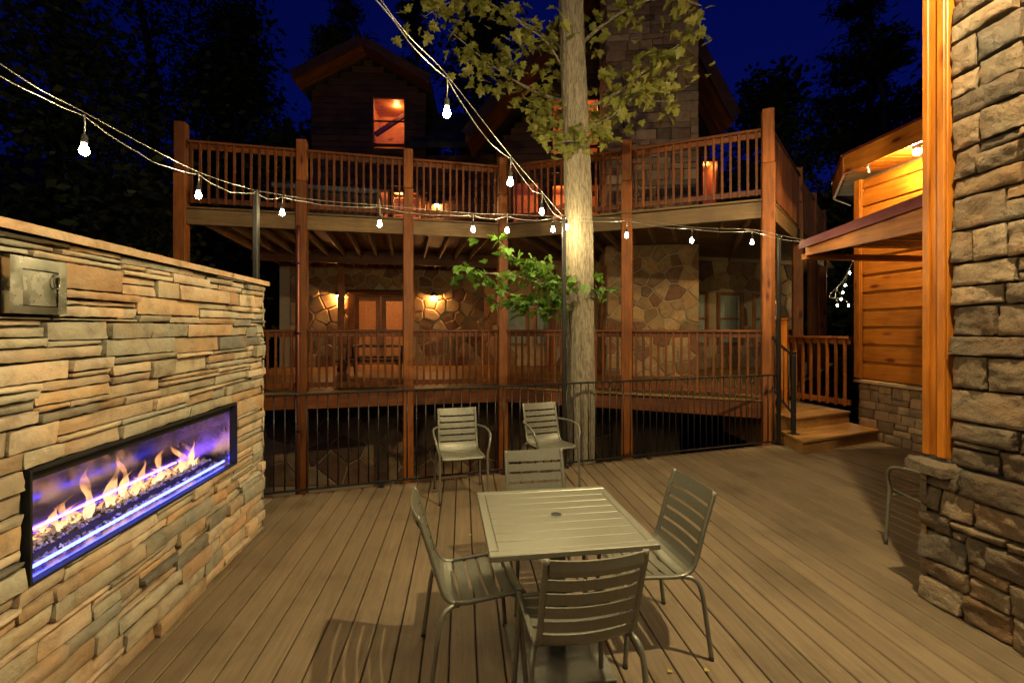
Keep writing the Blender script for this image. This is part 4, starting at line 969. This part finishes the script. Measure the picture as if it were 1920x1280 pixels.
# ------------------------------------------------------------------ furniture on the terrace
PROF = catmull([(0, -.225, .432), (0, -.205, .449), (0, -.06, .440), (0, .09, .432), (0, .155, .452), (0, .19, .51), (0, .222, .62), (0, .262, .75), (0, .30, .865)], 8)
def prof_at(s):
    tot = 0; acc = [0]
    for i in range(len(PROF) - 1): tot += (PROF[i + 1] - PROF[i]).length; acc.append(tot)
    x = s * tot
    for i in range(len(PROF) - 1):
        if acc[i + 1] >= x or i == len(PROF) - 2:
            k = (x - acc[i]) / (acc[i + 1] - acc[i]); p = PROF[i].lerp(PROF[i + 1], k)
            d = (PROF[min(i + 2, len(PROF) - 1)] - PROF[max(i - 1, 0)]).normalized(); return p, V(0, d.z, -d.y)   # normal to underside/back
def make_chair(arm):
    W = .205; parts = []
    for sx in (-1, 1):
        mb = MB(); pts = [V(sx * W, 0, 0) + prof_at(k / 40)[0] for k in range(41)]
        vs = []; fs = []
        for i, p in enumerate(pts):
            nrm = prof_at(i / 40)[1]
            for (a, b) in ((-.011, -.007), (.011, -.007), (.013, 0), (.011, .009), (-.011, .009), (-.013, 0)): vs.append(p + V(a, 0, 0) + nrm * b)
        for i in range(40):
            for k in range(6): fs.append((i * 6 + k, i * 6 + (k + 1) % 6, (i + 1) * 6 + (k + 1) % 6, (i + 1) * 6 + k))
        fs += [tuple(range(6))[::-1], tuple(240 + k for k in range(6))]; mb.add(vs, fs); parts.append(("side_rail", mb, 'alu', True))
    cuts = [(0.0, .065), (.085, .145), (.165, .225), (.245, .305), (.325, .385)] + [(.402, .560)] + [(.578, .640), (.660, .722), (.742, .804), (.824, .886), (.906, 1.0)]
    for (s0, s1) in cuts:
        nx = 8; ns = 6 if s1 - s0 > .1 else 2; vs = []; fs = []; last = s1 == 1.0
        for side in (0, 1):
            for j in range(ns + 1):
                p, nr = prof_at(s0 + (s1 - s0) * j / ns)
                for i in range(nx + 1):
                    x = -1 + 2 * i / nx; v = p + V(x * (W - .011), 0, 0) + nr * (.020 * (1 - x * x) * min(1, s0 * 6 + .15) + (.0 if side == 0 else .0065 + (.012 * math.sin(math.pi * j / ns) if last else 0))) 
                    vs.append(v)
        q = (nx + 1) * (ns + 1)
        for j in range(ns):
            for i in range(nx):
                a = j * (nx + 1) + i; fs.append((a, a + 1, a + nx + 2, a + nx + 1)); fs.append((q + a, q + a + nx + 1, q + a + nx + 2, q + a + 1))
        for i in range(nx): fs.append((i, q + i, q + i + 1, i + 1)); a = ns * (nx + 1) + i; fs.append((a, a + 1, q + a + 1, q + a))
        mb = MB(); mb.add(vs, fs); parts.append(("slat" if s0 not in (.402,) else "lumbar_slat", mb, 'alu', False))
    feet = []
    for sx in (-1, 1):
        mb = MB(); pts = catmull([(sx * (W - .01), .10, .425), (sx * (W + .02), .165, .42), (sx * (W + .036), .20, .36), (sx * (W + .042), .225, .2), (sx * (W + .047), .25, .012)], 6); mb.tube(pts, .0125, 10); parts.append(("leg", mb, 'alu', True)); feet.append(pts[-1])
        mb = MB()
        if arm:
            pts = catmull([(sx * .245, -.245, .012), (sx * .243, -.225, .3), (sx * .243, -.215, .46), (sx * .268, -.205, .57), (sx * .285, -.15, .645), (sx * .288, -.03, .672), (sx * .27, .12, .675), (sx * .222, .232, .672)], 7)
        else: pts = catmull([(sx * (W - .012), -.155, .435), (sx * (W + .002), -.19, .40), (sx * (W + .012), -.205, .2), (sx * (W + .02), -.22, .012)], 6)
        mb.tube(pts, .0125, 10); parts.append(("leg" if not arm else "arm_leg", mb, 'alu', True)); feet.append(pts[0] if arm else pts[-1])
    for f in feet: mb = MB(); mb.lathe([(.014, 0.001), (.014, .013)], (f.x, f.y, 0), 10); parts.append(("foot_glide", mb, 'rubber', True))
    mb = MB(); mb.tube([V(-W, .11, .418), V(0, .11, .408), V(W, .11, .418)], .009, 8); parts.append(("cross_bar", mb, 'alu', True))
    mb = MB(); mb.tube([V(-W - (.035 if arm else 0), -.185, .42), V(0, -.18, .415), V(W + (.035 if arm else 0), -.185, .42)], .009, 8); parts.append(("cross_bar", mb, 'alu', True))
    out = []
    for n, mb, m, sm in parts: me = mesh(mb.v, mb.f, sm); me.materials.append(M_[m]); out.append((n, me))
    return out
CH, CHA = make_chair(False), make_chair(True)
def place_chair(proto, name, label, x, y, face, group):
    """face: direction the sitter looks, degrees from +X"""
    rz = R(face + 90); t = thing(name, label, "chair", (x, y, 0), rz, group); M = wm(t)
    for n, me in proto: link(n, me, None, t, M)
place_chair(CH, "patio_chair", "slatted metal side chair nearest the viewer, its back turned to us", .275, 2.06, 101, "slatted side chairs around the table")
place_chair(CH, "patio_chair", "slatted metal side chair left of the table, facing right", -.20, 2.40, 14, "slatted side chairs around the table")
place_chair(CH, "patio_chair", "slatted metal side chair right of the table, back angled to us", .76, 2.60, 190, "slatted side chairs around the table")
place_chair(CH, "patio_chair", "slatted metal side chair tucked behind the far table edge", .21, 3.02, -80, "slatted side chairs around the table")
place_chair(CHA, "patio_armchair", "slatted metal armchair by the railing, left of the pair", -.54, 4.79, -75, "slatted armchairs by the railing")
place_chair(CHA, "patio_armchair", "slatted metal armchair by the railing, in front of the tree trunk", .43, 5.16, -69, "slatted armchairs by the railing")
place_chair(CHA, "patio_armchair", "slatted metal armchair half hidden behind the right stone wall", 3.30, 3.47, 95, "slatted armchairs by the railing")
def table():
    x, y, rz, s = .238, 2.452, R(8.5), .80
    t = thing("patio_table", "square slatted metal table with an umbrella hole in the middle", "table", (x, y, 0), rz); M = wm(t)
    def bx(n, c, d, m='alu', ch=.004): link(n, cbox(*d, ch) if not cbox(*d, ch).materials else cbox(*d, ch).copy(), M_[m], t, M @ Matrix.Translation(c))
    b = .045; zt = .728; h = .028
    for sy in (-1, 1): bx("top_frame", (0, sy * (s / 2 - b / 2), zt), (s, b, h))
    for sx in (-1, 1): bx("top_frame", (sx * (s / 2 - b / 2), 0, zt), (b, s - 2 * b - .002, h))
    n = 8; wd = (s - 2 * b) / n
    for k in range(n): bx("top_slat", (0, -s / 2 + b + (k + .5) * wd, zt + .001), (s - 2 * b - .003, wd - .003, h - .006), 'alu', .001)
    mb = MB(); mb.lathe([(.036, 0), (.038, .004), (.030, .006), (.029, .002)], (0, 0, .739), 24); link("umbrella_ring", mesh(mb.v, mb.f, False), M_['alu'], t, M)
    mb = MB(); mb.lathe([(.028, 0), (.028, .004), (.022, .005)], (0, 0, .7405), 24); link("umbrella_cap", mesh(mb.v, mb.f, False), M_['rubber'], t, M)
    for a in (45, 135):
        o = link("support_arm", cbox(.7, .04, .025, .003), M_['alud'], t, M @ Matrix.Translation((0, 0, .70 if a == 45 else .6735)) @ Matrix.Rotation(R(a), 4, 'Z'))
    link("column", cbox(.64, .085, .085, .006), M_['alud'], t, M @ Matrix.Translation((0, 0, .34)) @ Matrix.Rotation(R(90), 4, 'Y'))
    bx("base_plate", (0, 0, .011), (.50, .50, .018), 'alud', .005)
table()
def picnic():
    x, y = -3.15, 10.6; t = thing("picnic_table", "dark wooden picnic table with benches on the porch", "table", (x, y, DECK_Z), R(8)); M = wm(t)
    def bm(n, a, b, w_, h_, m='darklog'): beam(n, M @ V(*a), M @ V(*b), w_, h_, M_[m], t)
    for k in range(5): bm("top_plank", (-.75, -.32 + k * .16, .75), (.75, -.32 + k * .16, .75), .15, .04)
    for sy in (-1, 1):
        for k in (0, 1): bm("bench_plank", (-.75, sy * (.62 + k * .15), .45), (.75, sy * (.62 + k * .15), .45), .14, .04)
    for sx in (-1, 1):
        bm("bench_bearer", (sx * .55, -.8, .40), (sx * .55, .8, .40), .04, .09)
        for sy in (-1, 1): bm("leg", (sx * .595, sy * .62, 0), (sx * .595, sy * .25, .72), .04, .09)
picnic()
def tub():
    c = V(-4.1, 10.5, UP_Z); t = thing("hot_tub", "dark square hot tub with a grey cover behind the upper railing", "hot tub", c, R(13)); M = wm(t)
    link("shell", cbox(2.1, 2.0, .78, .05), M_['tub'], t, M @ Matrix.Translation((0, 0, .39))); link("cover", cbox(2.16, 2.06, .1, .03), M_['tubcover'], t, M @ Matrix.Translation((0, 0, .835)))
    for k in range(9): link("skirt_slat", cbox(.2, .02, .6, .004), M_['darklog'], t, M @ Matrix.Translation((-.9 + k * .225, -1.012, .36)))
tub()

# ------------------------------------------------------------------ the tree growing beside the deck
LEAF_OUT = [(0, 0), (.10, -.06), (.30, -.12), (.36, .04), (.52, .08), (.36, .22), (.40, .36), (.56, .52), (.30, .50), (.22, .56), (.20, .74), (.0, 1.0)]
def leaf_mesh(seed):
    rr = random.Random(seed); pts = [(x * rr.uniform(.88, 1.12), y) for x, y in LEAF_OUT]
    full = pts + [(-x * rr.uniform(.9, 1.1), y) for x, y in pts[-2:0:-1]]
    def z(x, y): return .22 * abs(x) - .25 * (y - .4) ** 2 + rr.uniform(-.03, .03)
    vs = [(x, y, z(x, y)) for x, y in full] + [(0, .3, -.02)]
    n = len(full); fs = [(i, (i + 1) % n, n) for i in range(n)]; return vs, fs
LEAVES = [leaf_mesh(s) for s in range(5)]
def big_tree():
    base = V(.94, 6.22, -2.3); t = thing("broadleaf_tree", "tall broadleaf tree with furrowed pale trunk growing beside the deck", "tree", base)
    ax = catmull([base, V(.95, 6.22, 0), V(.925, 6.2, 2.2), V(.89, 6.2, 4), V(.80, 6.2, 6.3), V(.76, 6.2, 9.2)], 30)
    seg = 80; vs = []; fs = []
    for i, p in enumerate(ax):
        r0 = .178 + max(0, (-.4 - p.z)) * .05 - max(0, p.z - 3) * .006
        for k in range(seg):
            a = 2 * math.pi * k / seg; c_, s_ = math.cos(a), math.sin(a)
            f = noise.noise(V(c_ * 4.2, s_ * 4.2, p.z * .55)); g = noise.noise(V(c_ * 15 + 7, s_ * 15, p.z * 1.3)); h = noise.noise(V(c_ * 20, s_ * 20 + 3, p.z * 5))
            r = r0 * (1 + .06 * f) + .011 * (1 - 2.2 * abs(g)) + .006 * h; vs.append((p.x + r * c_, p.y + r * s_, p.z))
    for i in range(len(ax) - 1):
        for k in range(seg): k2 = (k + 1) % seg; fs.append((i * seg + k, i * seg + k2, (i + 1) * seg + k2, (i + 1) * seg + k))
    link("trunk", mesh(vs, fs, True), M_['bark'], t)
    rr = random.Random(11); spots = []
    def branch(p, pts, r):
        c = catmull(pts, 6); mb = MB(); mb.tube(c, [r * (1 - .8 * i / (len(c) - 1)) for i in range(len(c))], 8); mb.obj("branch", M_['bark'], p, True); return c
    # low branch with fresh green leaves, left of the trunk and a sprig on the right
    def at6(px, py, Y=5.9): return at(px, py, Y)
    low = []
    main = [at6(1075, 575, 6.05), at6(1020, 535, 5.9), at6(960, 478), at6(925, 440)]
    for pts, r in ((main, .014), ([at6(1020, 535, 5.9), at6(960, 515, 5.75), at6(900, 512, 5.7), at6(862, 506, 5.65)], .009), ([at6(1050, 558, 6.0), at6(1000, 565, 5.85), at6(945, 545, 5.8), at6(905, 528, 5.75)], .009),
                   ([at6(1070, 575, 6.05), at6(1030, 580, 5.8), at6(985, 572, 5.7), at6(955, 560, 5.65)], .008), ([at6(985, 505), at6(1000, 490, 5.8), at6(1020, 500, 5.75), at6(1040, 520, 5.7)], .006),
                   ([at6(1050, 555, 6), at6(1060, 520, 5.85), at6(1045, 545, 5.75), at6(1020, 560, 5.7)], .006), ([at6(1108, 560, 6.15), at6(1122, 545, 6.1), at6(1134, 528, 6.05)], .006)):
        c = branch(t, pts, r); low.append(c)
    for bi, c in enumerate(low):
        n = [58, 44, 46, 60, 36, 36, 20][bi]
        for k in range(n):
            q = c[int(rr.uniform(.18, 1) * (len(c) - 1))]; s = rr.uniform(.08, .15)
            off = V(rr.gauss(0, .11), rr.gauss(0, .09), rr.gauss(-.01, .055))
            spots.append((q + off, s, 'l', rr.random()))
    # high limbs and their larger leaves, lit from below by the bulbs
    limbs = [([V(.80, 6.3, 4.9), V(.4, 6.6, 5.15), V(-.2, 6.6, 5.5), V(-.9, 6.4, 5.95)], .03), ([V(.88, 6.3, 4.75), V(1.4, 6.5, 5.05), V(1.9, 6.4, 5.4), V(2.45, 6.2, 5.75)], .03),
             ([V(.80, 6.3, 4.6), V(.6, 6.5, 4.75), V(.25, 6.5, 5.0)], .016), ([V(.95, 6.2, 4.45), V(1.3, 6.2, 4.6), V(1.7, 6.1, 4.9), V(2.1, 6.0, 5.05)], .018), ([V(.85, 6.1, 4.25), V(.75, 5.95, 4.2), V(.6, 5.9, 4.15), V(.5, 5.85, 4.0)], .012),
             ([V(.9, 6.05, 4.3), V(1.0, 5.9, 4.3), V(1.25, 5.85, 4.3)], .012), ([V(.74, 6.3, 5.6), V(.1, 6.3, 6.0), V(-.6, 6.0, 6.15), V(-1.35, 5.8, 6.0)], .03), ([V(.86, 6.3, 5.6), V(1.4, 6.3, 6.05), V(2.0, 6.1, 6.2), V(2.5, 6.0, 6.0)], .03),
             ([V(.74, 6.3, 5.3), V(.45, 6.1, 5.6), V(.1, 5.9, 5.7)], .02), ([V(-.2, 6.6, 5.5), V(-.4, 6.4, 5.45), V(-.75, 6.2, 5.4)], .01), ([V(1.9, 6.4, 5.4), V(2.1, 6.2, 5.3), V(2.4, 6.1, 5.3)], .01), ([V(.6, 6.5, 4.75), V(.45, 6.3, 4.6), V(.3, 6.2, 4.6)], .008),
             ([V(-.6, 6.0, 6.15), V(-.9, 5.8, 5.85), V(-1.1, 5.7, 5.65)], .01), ([V(1.7, 6.1, 4.9), V(1.85, 6.0, 4.75), V(2.1, 5.9, 4.7)], .008)]
    for bi, (pts, r) in enumerate(limbs):
        c = branch(t, pts, r); n = [85, 95, 50, 70, 28, 28, 95, 80, 50, 40, 40, 26, 40, 24][bi]
        for k in range(n):
            q = c[int(rr.uniform(.15, 1) * (len(c) - 1))]; s = rr.uniform(.09, .185) if bi not in (4, 5) else rr.uniform(.09, .14); sp = .17 if bi not in (4, 5) else .10
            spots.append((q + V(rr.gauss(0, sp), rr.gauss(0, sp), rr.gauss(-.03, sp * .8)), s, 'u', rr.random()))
    spots.sort(key=lambda q: -q[1] / q[0].y)
    lows = [q for q in spots if q[2] == 'l']; ups = [q for q in spots if q[2] == 'u']
    big = ups[:185] + lows[:110]; rest = ups[185:] + lows[110:]
    mes = {}
    def mat_for(p, s):
        yaw = rr.uniform(0, 6.283); tilt = rr.gauss(R(-28), R(24)); roll = rr.gauss(0, R(28))
        return Matrix.Translation(p) @ Matrix.Rotation(yaw, 4, 'Z') @ Matrix.Rotation(tilt, 4, 'X') @ Matrix.Rotation(roll, 4, 'Y') @ Matrix.Scale(s, 4)
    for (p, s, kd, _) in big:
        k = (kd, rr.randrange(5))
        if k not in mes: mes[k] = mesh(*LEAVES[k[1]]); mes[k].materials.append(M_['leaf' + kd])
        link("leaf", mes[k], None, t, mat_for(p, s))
    for kd in 'ul':
        mb = MB()
        for (p, s, k2, _) in rest:
            if k2 == kd: vs, fs = LEAVES[rr.randrange(5)]; Mx = mat_for(p, s); mb.add([Mx @ Vector(v) for v in vs], fs)
        tag(mb.obj("foliage", M_['leaf' + kd], t), None, None, None, "stuff")
big_tree()

# ------------------------------------------------------------------ wood behind the cabin
def forest_tree(label, x, y, h, r, kind, seed, crown0=.3, n=7000):
    rr = random.Random(seed); z0 = -2.6 + max(0, math.hypot(x, y - 6) - 24) * .4
    t = thing("pine_tree" if kind == 'pine' else "forest_tree", label, "tree", (x, y, z0), 0, "dark trees behind the cabin")
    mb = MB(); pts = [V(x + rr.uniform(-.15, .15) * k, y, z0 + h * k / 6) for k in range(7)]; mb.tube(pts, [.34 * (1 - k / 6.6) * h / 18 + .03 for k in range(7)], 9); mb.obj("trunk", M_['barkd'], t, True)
    cl = []; br = MB()
    for k in range(46 if kind == 'pine' else 60):
        q = rr.random(); zz = z0 + h * (crown0 + (1 - crown0) * q); a = rr.uniform(0, 6.283)
        rad = r * ((1 - q) ** .75 * .95 + .1) if kind == 'pine' else r * math.sqrt(max(.05, 1 - (2 * q - .85) ** 2)) * rr.uniform(.35, 1)
        if kind == 'pine': rad *= rr.uniform(.55, 1.05)
        c = V(x + math.cos(a) * rad, y + math.sin(a) * rad, zz + (rr.uniform(-.2, .3))); s = V(x, y, zz - rad * .35)
        br.tube([s, s.lerp(c, .5) + V(0, 0, .1), c], [.05, .035, .012], 5); cl.append((s, c))
    tag(br.obj("limbs", M_['barkd'], t, True), None, None, None, "stuff")
    vs = []; fs = []
    for k in range(n):
        s, c = rr.choice(cl); q = rr.uniform(.3, 1.08); p = s.lerp(c, q)
        sg = .30 if kind == 'pine' else .62
        p = p + V(rr.gauss(0, sg), rr.gauss(0, sg), rr.gauss(0, sg * (.32 if kind == 'pine' else .7)))
        L = rr.uniform(.10, .2) * (1.3 if kind == 'pine' else 1); wd = L * (.2 if kind == 'pine' else .55)
        d = V(rr.gauss(0, 1), rr.gauss(0, 1), rr.gauss(-.1, .6)).normalized(); e = d.cross(V(rr.random(), rr.random(), rr.random() + .1)).normalized() * wd; b = len(vs)
        vs += [p - d * L, p + e, p + d * L, p - e]; fs.append((b, b + 1, b + 2, b + 3))
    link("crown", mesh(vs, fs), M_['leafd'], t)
FT = [("dense dark tree filling the far left edge behind the fire wall", -15, 15, 17, 4.2, 'b', 1, .1, 14000), ("dense dark tree left of the upper deck corner post", -11.6, 18.5, 15, 4.0, 'b', 2, .05, 14000),
      ("thin-crowned tree with blue sky showing through at the upper left", -19, 24, 25, 4.0, 'b', 3, .25, 4200), ("dark tree between the left sky gaps", -12.6, 21, 19.5, 2.6, 'b', 4, .1, 8000),
      ("tall feathery pine left of the cabin gable", -8.4, 23, 23, 3.3, 'pine', 5, .2, 8000), ("pine tree peeking over the cabin gable", -5.6, 26, 24, 2.8, 'pine', 6, .3, 6000), ("leafy dark tree beside the left of the cabin gable", -8.4, 17.5, 11.5, 2.8, 'b', 7, .05, 11000),
      ("dark tree between the cabin gable and the big trunk", -1.5, 24, 21, 4.0, 'b', 8, .2, 12000), ("low rounded tree right of the chimney", 12.0, 21, 15.5, 3.9, 'b', 9, .05, 11000), ("tall pine behind the pine building with sky gaps", 16.5, 21.5, 21, 4.0, 'pine', 10, .35, 8500),
      ("second pine reaching over the pine building", 14.6, 18, 16, 2.6, 'pine', 11, .3, 6000), ("dense tree low behind the pine building eave", 14.5, 17.5, 10, 3.2, 'b', 12, .05, 10000), ("dark tree at the far right behind the awning", 19, 20, 15, 4, 'b', 13, .05, 9000),
      ("dark undergrowth tree beyond the left end of the porch", -10.5, 12.5, 8, 2.6, 'b', 14, .02, 10000), ("dark tree far left beyond the porch, close to the wall", -17, 11, 14, 4.0, 'b', 15, .03, 12000)]
FT += [("dark pine filling the gap left of the cabin gable", -7.6, 19.5, 17, 2.4, 'pine', 21, .15, 8000), ("small dark tree just right of the chimney roof", 9.4, 19, 9.5, 2.4, 'b', 22, .03, 7000), ("dark leafy tree over the far left wood", -14.2, 22, 19, 3.4, 'b', 23, .1, 9000)]
for a in FT: forest_tree(*a)
# fallen leaves on the boards
for k, (px, py) in enumerate(((1257, 1262), (1327, 1256), (880, 1003), (1402, 905), (1592, 868))):
    Y = FPX * EYE / (py - 617); p = V((px - 960) / FPX * Y, Y, .006); vs, fs = LEAVES[k % 5]
    me = mesh([(x, y, z * .25 + .05) for x, y, z in vs], fs)
    tag(link("fallen_leaf", me, M_['litter'], None, Matrix.Translation(p) @ Matrix.Rotation(k * 2.1, 4, 'Z') @ Matrix.Scale(.028, 4)), "tiny dry leaf fallen on the deck boards, " + ("near the right chair foot", "beside the right chair rear leg", "left of the table", "before the railing on the right", "below the wooden steps")[k], "leaf", "fallen leaves on the deck")
